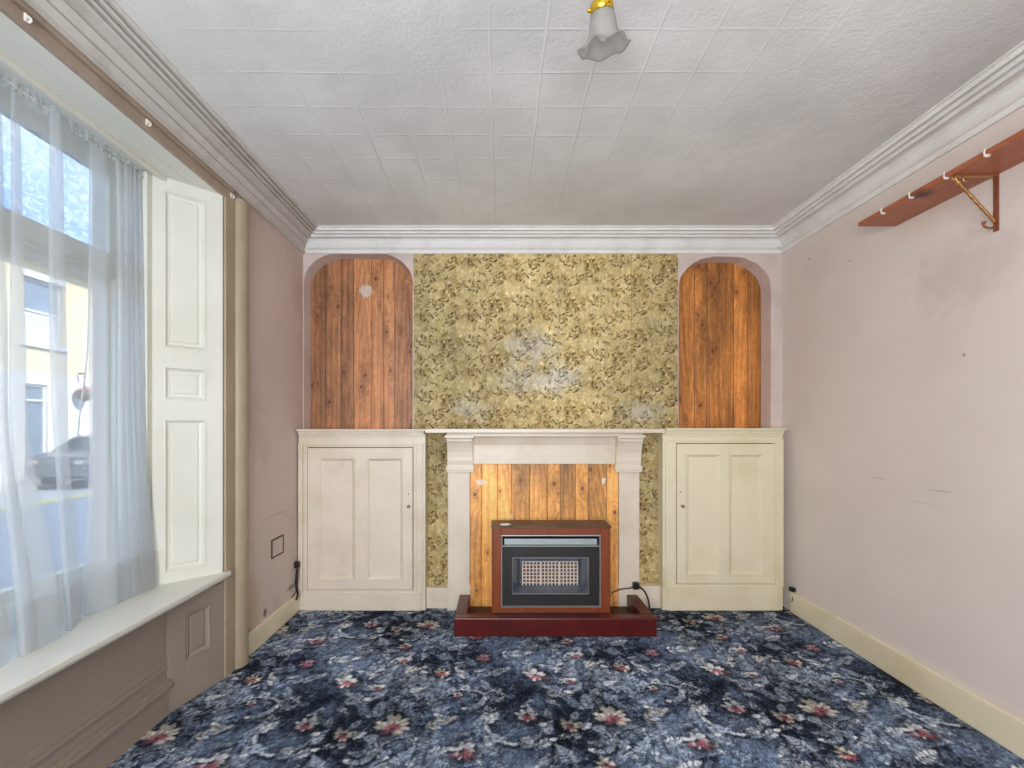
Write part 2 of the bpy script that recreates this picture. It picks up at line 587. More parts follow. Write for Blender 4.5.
def ceiling_mat():
    m = bpy.data.materials.new('papered_ceiling_tiles')
    m.use_nodes = True
    N = m.node_tree.nodes
    L = m.node_tree.links
    bs = N['Principled BSDF']
    bs.inputs['Roughness'].default_value = 0.9
    tcn = N.new('ShaderNodeTexCoord')
    nd = N.new('ShaderNodeTexNoise')
    nd.inputs['Scale'].default_value = 2.0
    L.new(tcn.outputs['Object'], nd.inputs['Vector'])
    # slight wobble of the joints
    wob = N.new('ShaderNodeVectorMath')
    wob.operation = 'MULTIPLY_ADD'
    L.new(nd.outputs['Color'], wob.inputs[0])
    wob.inputs[1].default_value = (0.03, 0.03, 0)
    L.new(tcn.outputs['Object'], wob.inputs[2])
    sp = N.new('ShaderNodeSeparateXYZ')
    L.new(wob.outputs[0], sp.inputs[0])

    def lines(sock, off, pitch, wdt):
        a = N.new('ShaderNodeMath'); a.operation = 'SUBTRACT'
        L.new(sock, a.inputs[0]); a.inputs[1].default_value = off
        b = N.new('ShaderNodeMath'); b.operation = 'DIVIDE'
        L.new(a.outputs[0], b.inputs[0]); b.inputs[1].default_value = pitch
        c = N.new('ShaderNodeMath'); c.operation = 'PINGPONG'
        L.new(b.outputs[0], c.inputs[0]); c.inputs[1].default_value = 0.5
        r = N.new('ShaderNodeMapRange')
        r.inputs['From Min'].default_value = 0.0
        r.inputs['From Max'].default_value = wdt
        r.inputs['To Min'].default_value = 1
        r.inputs['To Max'].default_value = 0
        L.new(c.outputs[0], r.inputs['Value'])
        return r.outputs['Result']
    lx = lines(sp.outputs['X'], -0.015, 0.198, 0.034)
    ly = lines(sp.outputs['Y'], 1.59, 0.19, 0.026)
    # joints show strongly in places and vanish in others
    n5 = N.new('ShaderNodeTexNoise')
    n5.inputs['Scale'].default_value = 1.7
    n5.inputs['Detail'].default_value = 3
    L.new(tcn.outputs['Object'], n5.inputs['Vector'])
    r5 = N.new('ShaderNodeMapRange')
    r5.inputs['From Min'].default_value = 0.30
    r5.inputs['From Max'].default_value = 0.62
    L.new(n5.outputs['Fac'], r5.inputs['Value'])
    mxl = N.new('ShaderNodeMath'); mxl.operation = 'MAXIMUM'
    ls = N.new('ShaderNodeMath'); ls.operation = 'MULTIPLY'
    L.new(ly, ls.inputs[0]); ls.inputs[1].default_value = 0.6
    L.new(lx, mxl.inputs[0]); L.new(ls.outputs[0], mxl.inputs[1])
    ml = N.new('ShaderNodeMath'); ml.operation = 'MULTIPLY'
    L.new(mxl.outputs[0], ml.inputs[0])
    # the right-hand side was papered over, so joints fade there
    rx = N.new('ShaderNodeMapRange')
    rx.inputs['From Min'].default_value = 0.2
    rx.inputs['From Max'].default_value = 1.2
    rx.inputs['To Min'].default_value = 1.0
    rx.inputs['To Max'].default_value = 0.12
    L.new(sp.outputs['X'], rx.inputs['Value'])
    m5 = N.new('ShaderNodeMath'); m5.operation = 'MULTIPLY'
    L.new(r5.outputs['Result'], m5.inputs[0]); L.new(rx.outputs['Result'], m5.inputs[1])
    L.new(m5.outputs[0], ml.inputs[1])
    # grey dirt
    n2 = N.new('ShaderNodeTexNoise')
    n2.inputs['Scale'].default_value = 1.6
    n2.inputs['Detail'].default_value = 7
    n2.inputs['Roughness'].default_value = 0.6
    L.new(tcn.outputs['Object'], n2.inputs['Vector'])
    rr = N.new('ShaderNodeValToRGB')
    rr.color_ramp.elements[0].position = 0.35
    rr.color_ramp.elements[0].color = col4((212, 213, 212))
    rr.color_ramp.elements[1].position = 0.65
    rr.color_ramp.elements[1].color = col4((232, 233, 232))
    L.new(n2.outputs['Fac'], rr.inputs['Fac'])
    mc = N.new('ShaderNodeMix'); mc.data_type = 'RGBA'
    k = N.new('ShaderNodeMath'); k.operation = 'MULTIPLY'
    L.new(ml.outputs[0], k.inputs[0]); k.inputs[1].default_value = 0.7
    L.new(k.outputs[0], mc.inputs['Factor'])
    L.new(rr.outputs['Color'], mc.inputs['A'])
    mc.inputs['B'].default_value = col4((240, 240, 238))
    L.new(mc.outputs['Result'], bs.inputs['Base Color'])
    # relief: joints, wrinkles and stipple
    st = N.new('ShaderNodeTexNoise')
    st.inputs['Scale'].default_value = 85
    st.inputs['Detail'].default_value = 4
    L.new(tcn.outputs['Object'], st.inputs['Vector'])
    wr = N.new('ShaderNodeTexNoise')
    wr.inputs['Scale'].default_value = 7
    wr.inputs['Detail'].default_value = 5
    L.new(tcn.outputs['Object'], wr.inputs['Vector'])
    s1 = N.new('ShaderNodeMath'); s1.operation = 'MULTIPLY_ADD'
    L.new(st.outputs['Fac'], s1.inputs[0]); s1.inputs[1].default_value = 0.5
    L.new(ml.outputs[0], s1.inputs[2])
    s2 = N.new('ShaderNodeMath'); s2.operation = 'MULTIPLY_ADD'
    L.new(wr.outputs['Fac'], s2.inputs[0]); s2.inputs[1].default_value = 1.2
    L.new(s1.outputs[0], s2.inputs[2])
    b = N.new('ShaderNodeBump')
    b.inputs['Strength'].default_value = 0.8
    b.inputs['Distance'].default_value = 0.004
    L.new(s2.outputs[0], b.inputs['Height'])
    L.new(b.outputs['Normal'], bs.inputs['Normal'])
    return m


M['ceiling'] = ceiling_mat()


def shade_glass():
    m = bpy.data.materials.new('frosted_tulip_glass')
    m.use_nodes = True
    N = m.node_tree.nodes
    L = m.node_tree.links
    N.clear()
    o = N.new('ShaderNodeOutputMaterial')
    d = N.new('ShaderNodeBsdfPrincipled')
    d.inputs['Base Color'].default_value = col4((196, 194, 190))
    d.inputs['Roughness'].default_value = 0.25
    tr = N.new('ShaderNodeBsdfTranslucent')
    tr.inputs['Color'].default_value = col4((206, 204, 200))
    t = N.new('ShaderNodeBsdfTransparent')
    t.inputs['Color'].default_value = (0.95, 0.95, 0.95, 1)
    a = N.new('ShaderNodeMixShader'); a.inputs['Fac'].default_value = 0.5
    b = N.new('ShaderNodeMixShader'); b.inputs['Fac'].default_value = 0.42
    L.new(d.outputs[0], a.inputs[1]); L.new(tr.outputs[0], a.inputs[2])
    L.new(a.outputs[0], b.inputs[1]); L.new(t.outputs[0], b.inputs[2])
    L.new(b.outputs[0], o.inputs['Surface'])
    return m


M['tulip'] = shade_glass()


# ------------------------------------------------------------------ numpy pattern painting
def fnoise(h, w, beta=1.0, seed=0, ah=1.0, aw=1.0, lo=0.0):
    """periodic noise; ah / aw > 1 stretch it along that axis. Returned about 0 with unit deviation."""
    rng = np.random.default_rng(seed)
    z = np.fft.fft2(rng.standard_normal((h, w)))
    fy = np.fft.fftfreq(h)[:, None]*h*ah
    fx = np.fft.fftfreq(w)[None, :]*w*aw
    f = np.sqrt(fx*fx+fy*fy)
    g = 1.0/np.maximum(f, 1e-6)**beta
    g[0, 0] = 0
    g[f < lo] = 0
    r = np.real(np.fft.ifft2(z*g))
    r -= r.mean()
    return r/max(r.std(), 1e-9)


def ss(a, b, x):
    t = np.clip((x-a)/(b-a), 0, 1)
    return t*t*(3-2*t)


class Tile:
    """periodic canvas in metres."""
    def __init__(s, w, h, res, img):
        s.w, s.h, s.res = w, h, res
        s.nx, s.ny = img.shape[1], img.shape[0]
        s.img = img

    def patch(s, x, y, r):
        n = int(r/s.res)+2
        ix = int(round(x/s.res))
        iy = int(round(y/s.res))
        gx = np.arange(ix-n, ix+n+1)
        gy = np.arange(iy-n, iy+n+1)
        X, Y = np.meshgrid(gx*s.res-x, gy*s.res-y)
        return X, Y, np.ix_(gy % s.ny, gx % s.nx)

    def ell(s, x, y, a, b, ang, c, al=1.0, soft=0.25):
        X, Y, I = s.patch(x, y, max(a, b)*1.3)
        ca, sa = math.cos(ang), math.sin(ang)
        u = (X*ca+Y*sa)/a
        v = (-X*sa+Y*ca)/b
        m = (1-ss(1-soft, 1+soft*0.4, np.sqrt(u*u+v*v)))*al
        s.img[I] = s.img[I]*(1-m[..., None])+np.array(c, float)*m[..., None]

    def stroke(s, pts, w0, w1, c, al=1.0):
        pts = [np.array(p, float) for p in pts]
        n = len(pts)
        for i, p in enumerate(pts):
            t = i/(n-1)
            wd = (w0*(1-t)+w1*t)*(0.35+0.65*math.sin(PI*min(1, t*1.15)))
            s.ell(p[0], p[1], max(wd, s.res), max(wd, s.res), 0, c, al*0.8, 0.5)


def leaf(t, x, y, ang, ln, c1, c2, dk, rng, wide=0.5):
    ca, sa = math.cos(ang), math.sin(ang)
    t.ell(x+ca*ln*0.5, y+sa*ln*0.5, ln*0.6, ln*wide*0.62, ang, dk, 0.55, 0.7)
    n = 6
    for i in range(n):
        f = i/(n-1)
        px, py = x+ca*ln*(0.12+0.62*f), y+sa*ln*(0.12+0.62*f)
        l2 = ln*wide*(0.55-0.3*abs(f-0.35))
        for sg in (-1, 1):
            a2 = ang+sg*(1.15-0.55*f)+rng.uniform(-.15, .15)
            cc = c1 if rng.random() < 0.55 else c2
            t.ell(px+math.cos(a2)*l2*0.55, py+math.sin(a2)*l2*0.55, l2*0.62, l2*0.24, a2, cc, rng.uniform(.6, .95), 0.4)
    t.ell(x+ca*ln*0.92, y+sa*ln*0.92, ln*0.16, ln*0.08, ang, c1, 0.9, 0.4)
    t.stroke([(x+ca*ln*k/14, y+sa*ln*k/14) for k in range(15)], ln*0.03, ln*0.012, dk, 0.6)


def scroll(t, x, y, r, a0, a1, c1, c2, dk, rng, inner=0.45, lobes=True):
    n = 46
    P = []
    for i in range(n):
        f = i/(n-1)
        a = a0+(a1-a0)*f
        rr = r*(1-(1-inner)*f)
        P.append((x+rr*math.cos(a), y+rr*math.sin(a)))
    t.stroke([(p[0]+r*.05, p[1]-r*.06) for p in P], r*0.17, r*0.1, dk, 0.75)
    t.stroke(P, r*0.11, r*0.05, c2, 0.8)
    t.stroke([(p[0]-r*.02, p[1]+r*.02) for p in P], r*0.05, r*0.03, c1, 0.9)
    if lobes:
        for i in range(3, n-4, 6):
            f = i/(n-1)
            a = a0+(a1-a0)*f
            p = P[i]
            sg = 1 if a1 > a0 else -1
            a2 = a+sg*rng.uniform(.9, 1.5)+(PI if rng.random() < .35 else 0)
            leaf(t, p[0], p[1], a2, r*rng.uniform(.35, .7)*(1-.4*f), c1 if rng.random() < .5 else c2, c2, dk, rng, .7)
    t.ell(P[-1][0], P[-1][1], r*.12, r*.1, 0, c1, .9, .4)


def flower(t, x, y, r, pet, core, dk, rng, n=9, full=1.0, a0=0.0, mid=None):
    t.ell(x, y, r*1.15, r*1.1, 0, dk, .8, .5)
    for ring_ in (1.0, .66):
        for i in range(n):
            a = a0+2*PI*full*i/n+rng.uniform(-.2, .2)+ring_*2
            l = r*rng.uniform(.75, 1.12)*ring_*(1+.15*math.sin(a))
            low = math.sin(a) < -.25
            pc = core if (low and rng.random() < .55) else pet
            t.ell(x+math.cos(a)*l*.66, y+math.sin(a)*l*.66, l*.34, l*.19, a, tuple(np.array(pc)*rng.uniform(.7, 1.05)), .92, .35)
    for i in range(8):
        a = rng.uniform(0, 2*PI)
        q = r*rng.uniform(.05, .42)
        cc = core if rng.random() < .6 else (mid or tuple(np.array(core)*.7))
        t.ell(x+math.cos(a)*q, y-.16*r+math.sin(a)*q*.7, r*.24, r*.12, a, cc, .9, .4)
    t.ell(x, y, r*.1, r*.08, 0, tuple(np.array(core)*.55), .8, .4)


def painted_slab(name, img, o, U, V, N_, thick, m, mask_depth=None, parent=None):
    """dense grid carrying a colour per vertex; img rows follow V, columns follow U. N_ is the face normal."""
    ny, nx = img.shape[:2]
    o = np.array(o, float); U = np.array(U, float); V = np.array(V, float); N_ = np.array(N_, float)
    u = np.linspace(0, 1, nx)[None, :, None]
    v = np.linspace(0, 1, ny)[:, None, None]
    co = o+u*U+v*V
    if mask_depth is not None:
        co = co+mask_depth[..., None]*N_
    co = co.reshape(-1, 3)
    n0 = nx*ny
    back = np.array([o-N_*thick, o+U-N_*thick, o+U+V-N_*thick, o+V-N_*thick])
    idx = np.arange(n0).reshape(ny, nx)
    q = np.stack([idx[:-1, :-1], idx[:-1, 1:], idx[1:, 1:], idx[1:, :-1]], -1).reshape(-1, 4)
    me = bpy.data.meshes.new(name)
    verts = np.vstack([co, back])
    bl, brr, tr, tl = n0, n0+1, n0+2, n0+3
    sides = [list(idx[0, ::-1])+[bl, brr], list(idx[:, -1][::-1])+[brr, tr], list(idx[-1, :])+[tr, tl],
             list(idx[:, 0])+[tl, bl], [bl, tl, tr, brr]]
    nq = len(q)
    loops = np.concatenate([q.reshape(-1)]+[np.array(s_) for s_ in sides]).astype(np.int32)
    tot = np.concatenate([np.full(nq, 4), [len(s_) for s_ in sides]]).astype(np.int32)
    start = np.concatenate([[0], np.cumsum(tot)[:-1]]).astype(np.int32)
    me.vertices.add(len(verts))
    me.vertices.foreach_set('co', verts.astype(np.float32).reshape(-1))
    me.loops.add(len(loops))
    me.loops.foreach_set('vertex_index', loops)
    me.polygons.add(len(tot))
    me.polygons.foreach_set('loop_start', start)
    me.update(calc_edges=True)
    me.validate()
    a = me.color_attributes.new('Col', 'FLOAT_COLOR', 'POINT')
    cc = np.ones((len(verts), 4), np.float32)
    cc[:n0, :3] = s2l(np.clip(img.reshape(-1, 3), 0, 255))
    cc[n0:, :3] = cc[:n0, :3].mean(0)
    a.data.foreach_set('color', cc.reshape(-1))
    me.materials.append(m)
    ob = bpy.data.objects.new(name, me)
    return link(ob, parent)


def pine_image(wm, hm, res, edges, tone, seed, patches=(), knots=0.9):
    """tongue-and-groove pine; edges = plank joints in metres from the left."""
    rng = np.random.default_rng(seed)
    nx, nz_ = int(wm/res)+1, int(hm/res)+1
    X, Z = np.meshgrid(np.linspace(0, wm, nx), np.linspace(0, hm, nz_))
    img = np.zeros((nz_, nx, 3))
    tone = np.array(tone, float)
    fine = fnoise(nz_, nx, 0.9, seed+1, ah=10, aw=1)
    blot = fnoise(nz_, nx, 1.5, seed+2, ah=1.5, aw=1)
    depth = np.zeros((nz_, nx))
    ed = [0]+[e for e in edges if 0 < e < wm]+[wm]
    for i, (a, b) in enumerate(zip(ed, ed[1:])):
        msk = (X >= a) & (X <= b)
        xc = (a+b)/2+rng.uniform(-.5, .5)*(b-a)
        pt = rng.uniform(-.15, .15)
        warp = fnoise(nz_, nx, 2.2, seed+10+i, ah=3, aw=1)
        u = (X-xc)+warp*0.010
        zc = rng.uniform(-.5, hm*1.2)
        par = np.abs(u)*20+((Z-zc)**2)*rng.uniform(0.8, 2.2)*(1 if rng.random() < .5 else 0.25)
        kd = np.zeros_like(X)
        ring = par*1.6+.25*warp
        nk = rng.poisson(max(1.0, knots*hm*3.0))
        for k in range(nk):
            kx, kz = rng.uniform(a+.015, b-.015), rng.uniform(0, hm)
            kr = rng.uniform(.005, .011)
            rr = np.sqrt((X-kx)**2+((Z-kz)/1.35)**2)
            kd = np.maximum(kd, 1-ss(kr*.7, kr*1.5, rr))
            g = np.exp(-(((X-kx)/(kr*3.2))**2+((Z-kz)/(kr*7))**2))
            ring = ring*(1-g)+g*(rr/kr*1.2)
            kd = np.maximum(kd, .35*g)
        s_ = 0.5+0.5*np.sin(ring*2*PI*0.8)
        val = 1+pt-0.10*s_**2+0.07*fine+0.07*blot
        c = tone[None, None, :]*val[..., None]
        c[..., 1] -= 6*s_
        c[..., 2] -= 8*s_
        dk = np.array([92, 48, 24.])
        c = c*(1-kd[..., None]*.8)+dk*kd[..., None]*.8
        img[msk] = c[msk]
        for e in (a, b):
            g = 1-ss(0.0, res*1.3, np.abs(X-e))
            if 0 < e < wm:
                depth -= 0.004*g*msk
                img -= (img*0.42)*(g*msk)[..., None]  # groove shade painted into the board colour as a dark line
    n = fnoise(nz_, nx, 1.2, seed+5)
    for (px, pz, rx, rz, c, al) in patches:
        d = np.sqrt(((X-px)/rx)**2+((Z-pz)/rz)**2)+n*.25
        g = (1-ss(.7, 1.05, d))*al
        img = img*(1-g[..., None])+np.array(c, float)*g[..., None]
    return img, depth


# ------------------------------------------------------------------ room shell
# carpet
def carpet_tile():
    P, Q, res = 0.967, 1.0, 0.0025
    nx, ny = 387, 400
    rng = random.Random(11)
    base = fnoise(ny, nx, 1.35, 3)
    fine = fnoise(ny, nx, 0.7, 4)
    wis = fnoise(ny, nx, 1.1, 5, ah=1.0, aw=0.5)
    navy = np.array([30, 35, 46.]); blue = np.array([96, 112, 138.]); pale = np.array([164, 176, 192.])
    t = ss(-1.6, 1.6, .7*base+.6*fine)[..., None]
    img = navy*(1-t)+blue*t
    k = (ss(.5, 1.9, wis+.5*fine)*.7)[..., None]
    img = img*(1-k)+pale*k
    k = (ss(.8, 1.6, fnoise(ny, nx, 1.1, 9))*.7)[..., None]
    img = img*(1-k)+np.array([16, 20, 30.])*k
    T = Tile(P, Q, res, img)
    W1, W2, DK = (214, 218, 220), (150, 164, 182), (24, 28, 36)
    CR = (212, 206, 190)
    PK, PK2 = (166, 92, 98), (120, 68, 80)
    X0, Y0 = -0.52, 1.65

    def L(x, b, *a, **k):
        leaf(T, x-X0, b-Y0, *a, **k)
    # smaller scattered sprigs
    for i in range(150):
        x, b = rng.uniform(-.52, .447), rng.uniform(1.65, 2.65)
        L(x, b, rng.uniform(0, 6.28), rng.uniform(.045, .10), rng.choice([W2, (118, 134, 158), (180, 188, 194), (196, 200, 200), (96, 112, 140)]), (120, 134, 154), DK, rng)
    for (x, b, ang, ln, c) in ((.03, 2.56, .1, .17, W1), (-.16, 2.33, 2.0, .13, W1), (-.05, 2.36, .6, .14, W2),
                               (-.34, 1.95, .5, .15, CR), (-.22, 1.99, 2.4, .10, CR), (.22, 2.18, .2, .13, W1),
                               (.32, 2.20, 2.7, .12, W2), (-.30, 2.64, .3, .13, W1), (.12, 1.80, .4, .13, W1),
                               (.02, 1.76, 2.6, .13, W2), (-.46, 2.24, .3, .10, W1), (-.38, 2.27, 1.2, .08, W2),
                               (-.52, 2.46, -.4, .14, W1), (-.44, 2.47, -2.4, .10, CR), (.35, 2.38, 1.0, .12, W2),
                               (.38, 2.55, -.6, .10, W1), (-.42, 1.75, .9, .12, W2), (-.30, 1.80, .1, .11, W1),
                               (.30, 1.70, 2.1, .13, W2), (.42, 2.05, 1.7, .13, W2), (-.12, 1.92, 1.3, .1, W2)):
        L(x, b, ang, ln, c, W2, DK, rng)
    for (x, b, r, a0, a1, inn) in ((-.157, 2.145, .125, 2.9, -1.9, .5), (.085, 1.955, .165, 2.3, 6.2, .65),
                                   (.40, 1.82, .11, 2.4, -2.2, .4), (-.02, 2.18, .06, 2.6, -.9, .5),
                                   (.30, 2.50, .09, 3.4, 7.4, .4), (-.40, 2.38, .07, 1.0, 5.0, .4),
                                   (-.43, 1.83, .09, .2, 4.4, .4), (.2, 2.62, .07, 3.0, -1.5, .4)):
        scroll(T, x-X0, b-Y0, r, a0, a1, W1, W2, DK, rng, inn)

    def Fl(x, b, r, pet, **k):
        flower(T, x-X0, b-Y0, r, pet, PK, DK, rng, mid=PK2, **k)
    Fl(-.515, 2.537, .048, W1)
    Fl(-.298, 2.392, .05, CR)
    Fl(-.065, 2.53, .05, (150, 120, 132))
    Fl(.183, 2.338, .062, W1, n=10)
    Fl(-.21, 2.206, .034, W1)
    Fl(-.458, 1.991, .078, CR, n=11)
    Fl(.124, 2.012, .068, W1, n=11)
    Fl(.3055, 1.931, .052, CR)
    Fl(-.146, 1.787, .066, W1, n=10)
    Fl(.34, 2.28, .035, W1)
    Fl(.42, 1.70, .045, CR)
    # woven, blurred edges: shift the pattern by a few millimetres of noise
    jj, ii = np.meshgrid(np.arange(ny), np.arange(nx), indexing='ij')
    wx = fnoise(ny, nx, 1.0, 60)*1.6+fnoise(ny, nx, 1.8, 61)*4.0
    wy = fnoise(ny, nx, 1.0, 62)*1.6+fnoise(ny, nx, 1.8, 63)*4.0
    T.img = T.img[(jj+wy.astype(int)) % ny, (ii+wx.astype(int)) % nx]
    g = fnoise(ny, nx, 0.6, 20)
    g2 = fnoise(ny, nx, 1.2, 21)
    cl = ss(-.9, 1.7, fnoise(ny, nx, 1.0, 64))[..., None]
    T.img = T.img*(1-.16*cl)+np.array([92, 108, 134.])*.16*cl
    T.img *= (1.08+.10*g+.12*g2)[..., None]
    lum_ = T.img.mean(-1, keepdims=True)
    T.img = T.img*.84+lum_*.16
    T.img = np.clip(76+(T.img-78)*1.16, 12, 235)
    return T, X0, Y0


def build_carpet():
    T, X0, Y0 = carpet_tile()
    x0, x1, y0, y1 = XL-0.10, XR+0.0, YR, D
    res = 0.005
    nx, ny = int((x1-x0)/res), int((y1-y0)/res)
    X, Y = np.meshgrid(np.linspace(x0, x1, nx), np.linspace(y0, y1, ny))
    u = ((X-X0) % T.w)/T.w*T.nx
    v = ((Y-.062*X-Y0) % T.h)/T.h*T.ny
    i0 = np.floor(u).astype(int) % T.nx
    j0 = np.floor(v).astype(int) % T.ny
    i1, j1 = (i0+1) % T.nx, (j0+1) % T.ny
    fu, fv = (u-np.floor(u))[..., None], (v-np.floor(v))[..., None]
    im = T.img
    img = (im[j0, i0]*(1-fu)+im[j0, i1]*fu)*(1-fv)+(im[j1, i0]*(1-fu)+im[j1, i1]*fu)*fv
    # wear and dust
    wn = fnoise(ny, nx, 1.6, 33)
    img *= (1+.05*wn)[..., None]
    h = 0.0015*np.clip(fnoise(ny, nx, 1.8, 34), -1.5, 1.5)
    mcar = attr_mat('woven_carpet_pile', 1.0, 0.5, 260, spec=0.1)
    return painted_slab('floor_carpet', img, (x0, y0, 0), (x1-x0, 0, 0), (0, y1-y0, 0), (0, 0, 1), 0.012, mcar, h)


carpet = build_carpet()
carpet.name = 'floor'
struct(carpet)
box_sub = box('floor_boards', M['brick_out'], -2.0, 2.4, YR-0.3, 3.9, -0.25, -0.012)
struct(box_sub)

ceil = box('ceiling', M['ceiling'], -2.0, 2.4, YR-0.3, 3.9, ZC, ZC+0.25)
struct(ceil)
struct(box('wall_right', M['wall_r'], XR, XR+0.3, YR-0.3, 3.9, -0.25, ZC))
struct(box('wall_outer_back', M['brick_out'], XL, XR, D+0.18, D+0.5, -0.012, ZC))

# rear wall with a wide window added behind the camera to admit the fill light
bm = bmesh.new()
slab_with_holes(bm, XL, XR, 0, ZC, YR-0.25, YR, [(-1.3, 0.8, 0.7, 2.4)])
struct(obj('wall_rear', bm, M['wall_r']))
w2 = None
bm = bmesh.new()
slab_with_holes(bm, -1.3, 0.8, 0.7, 2.4, YR-0.18, YR-0.12, [(-1.24, -0.28, 0.76, 2.34), (-0.22, 0.74, 0.76, 2.34)])
w2 = struct(obj('window_added_rear', bm, M['white']))
for (a, b) in ((-1.24, -0.28), (-0.22, 0.74)):
    box('glass', M['pane'], a, b, YR-0.153, YR-0.147, 0.76, 2.34, w2)
struct(box('window_added_rear_sill', M['white'], -1.3, 0.8, YR-0.12, YR+0.05, 0.665, 0.70, bevel=.006))

# left wall: solid pier beyond the window, apron below, lintel above, near pier
WY0, WY1 = 0.36, 2.323          # recess opening on the room face
WZ0, WZ1 = 0.53, 2.49
SX, SY = -1.64, 0.196           # splay
WN0, WN1 = WY0+SY, WY1-SY       # opening at the inner end of the splay
XG = -1.80                      # glass plane
XO = -1.88                      # outer face


def prism(bm, poly, z0, z1):
    a = [bm.verts.new((x, y, z0)) for x, y in poly]
    b = [bm.verts.new((x, y, z1)) for x, y in poly]
    n = len(poly)
    for i in range(n):
        j = (i+1) % n
        bm.faces.new((a[i], a[j], b[j], b[i]))
    bm.faces.new(a[::-1])
    bm.faces.new(b)


bm = bmesh.new()
prism(bm, [(XL, D), (XL, WY1), (SX, WN1), (XO, WN1-0.045), (XO, 3.9), (XL, 3.9)], -0.012, ZC)
prism(bm, [(XL, YR-0.25), (XO, YR-0.25), (XO, WN0+0.045), (SX, WN0), (XL, WY0)], -0.012, ZC)
bx(bm, XO, XL, WY0, WY1, WZ1+.012, ZC)
# below the window, set back a little between splayed ends
struct(obj('wall_left', bm, M['wall_l']))
bm = bmesh.new()
prism(bm, [(-1.51, 2.04), (-1.51, WY0+.28), (XL-.004, WY0+.002), (XO, WY0+.002), (XO, WY1-.002), (XL-.004, WY1-.002)], -0.012, WZ0-.03)
struct(obj('wall_apron', bm, M['apron']))

# our own front wall carried up to the eaves, and the roof that throws the shade on the street
bm = bmesh.new()
bx(bm, XO-.0, XO+.25, -8, 22, ZC+.25, 5.9)
bx(bm, XO, XO+.25, 3.9, 22, -0.25, ZC+.25)
bx(bm, XO, XO+.25, -8, YR-0.25, -0.25, ZC+.25)
struct(obj('wall_front_upper', bm, M['brick_out']))
bm = bmesh.new()
bx(bm, XO-.25, 5.0, -8, 22, 5.9, 6.05)
struct(obj('trim_roof_eaves', bm, M['slate']))


# arched alcove walls
def arch_wall(name, xa, xb, xl, xr, zt, zsill, rx, rz):
    """wall from xa to xb with an opening xl..xr, round-shouldered top at zt."""
    bm = bmesh.new()
    y0, y1 = D, D+0.125
    if xl-xa > 1e-4:
        bx(bm, xa, xl, y0, y1, -0.012, ZC)
    if xb-xr > 1e-4:
        bx(bm, xr, xb, y0, y1, -0.012, ZC)
    bx(bm, xl, xr, y0, y1, -0.012, zsill)
    n = 14
    xs = []
    for i in range(n+1):
        a = PI-(PI/2)*i/n
        xs.append((xl+rx+rx*math.cos(a), zt-rz+rz*math.sin(a)))
    for i in range(n+1):
        a = PI/2-(PI/2)*i/n
        xs.append((xr-rx+rx*math.cos(a), zt-rz+rz*math.sin(a)))
    rng = random.Random(int(abs(xa)*100))
    xs = [(x, z+rng.uniform(-.003, .003)) for x, z in xs]
    for (p, q) in zip(xs, xs[1:]):
        if q[0]-p[0] < 1e-5:
            continue
        v = [bm.verts.new(c) for c in ((p[0], y0, p[1]), (q[0], y0, q[1]), (q[0], y0, ZC), (p[0], y0, ZC),
                                       (p[0], y1, p[1]), (q[0], y1, q[1]), (q[0], y1, ZC), (p[0], y1, ZC))]
        for f in ((0, 1, 2, 3), (7, 6, 5, 4), (0, 4, 5, 1)):
            bm.faces.new([v[k] for k in f])
    return struct(obj(name, bm, M['arch']))


BL, BR = PX(413.5, D), PX(678, D)
arch_wall('wall_back_left', XL, BL, XL+.004, BL-.006, 2.572, 1.262, .27, .22)
arch_wall('wall_back_right', BR, XR, BR+.004, 1.985, 2.545, 1.262, .29, .23)


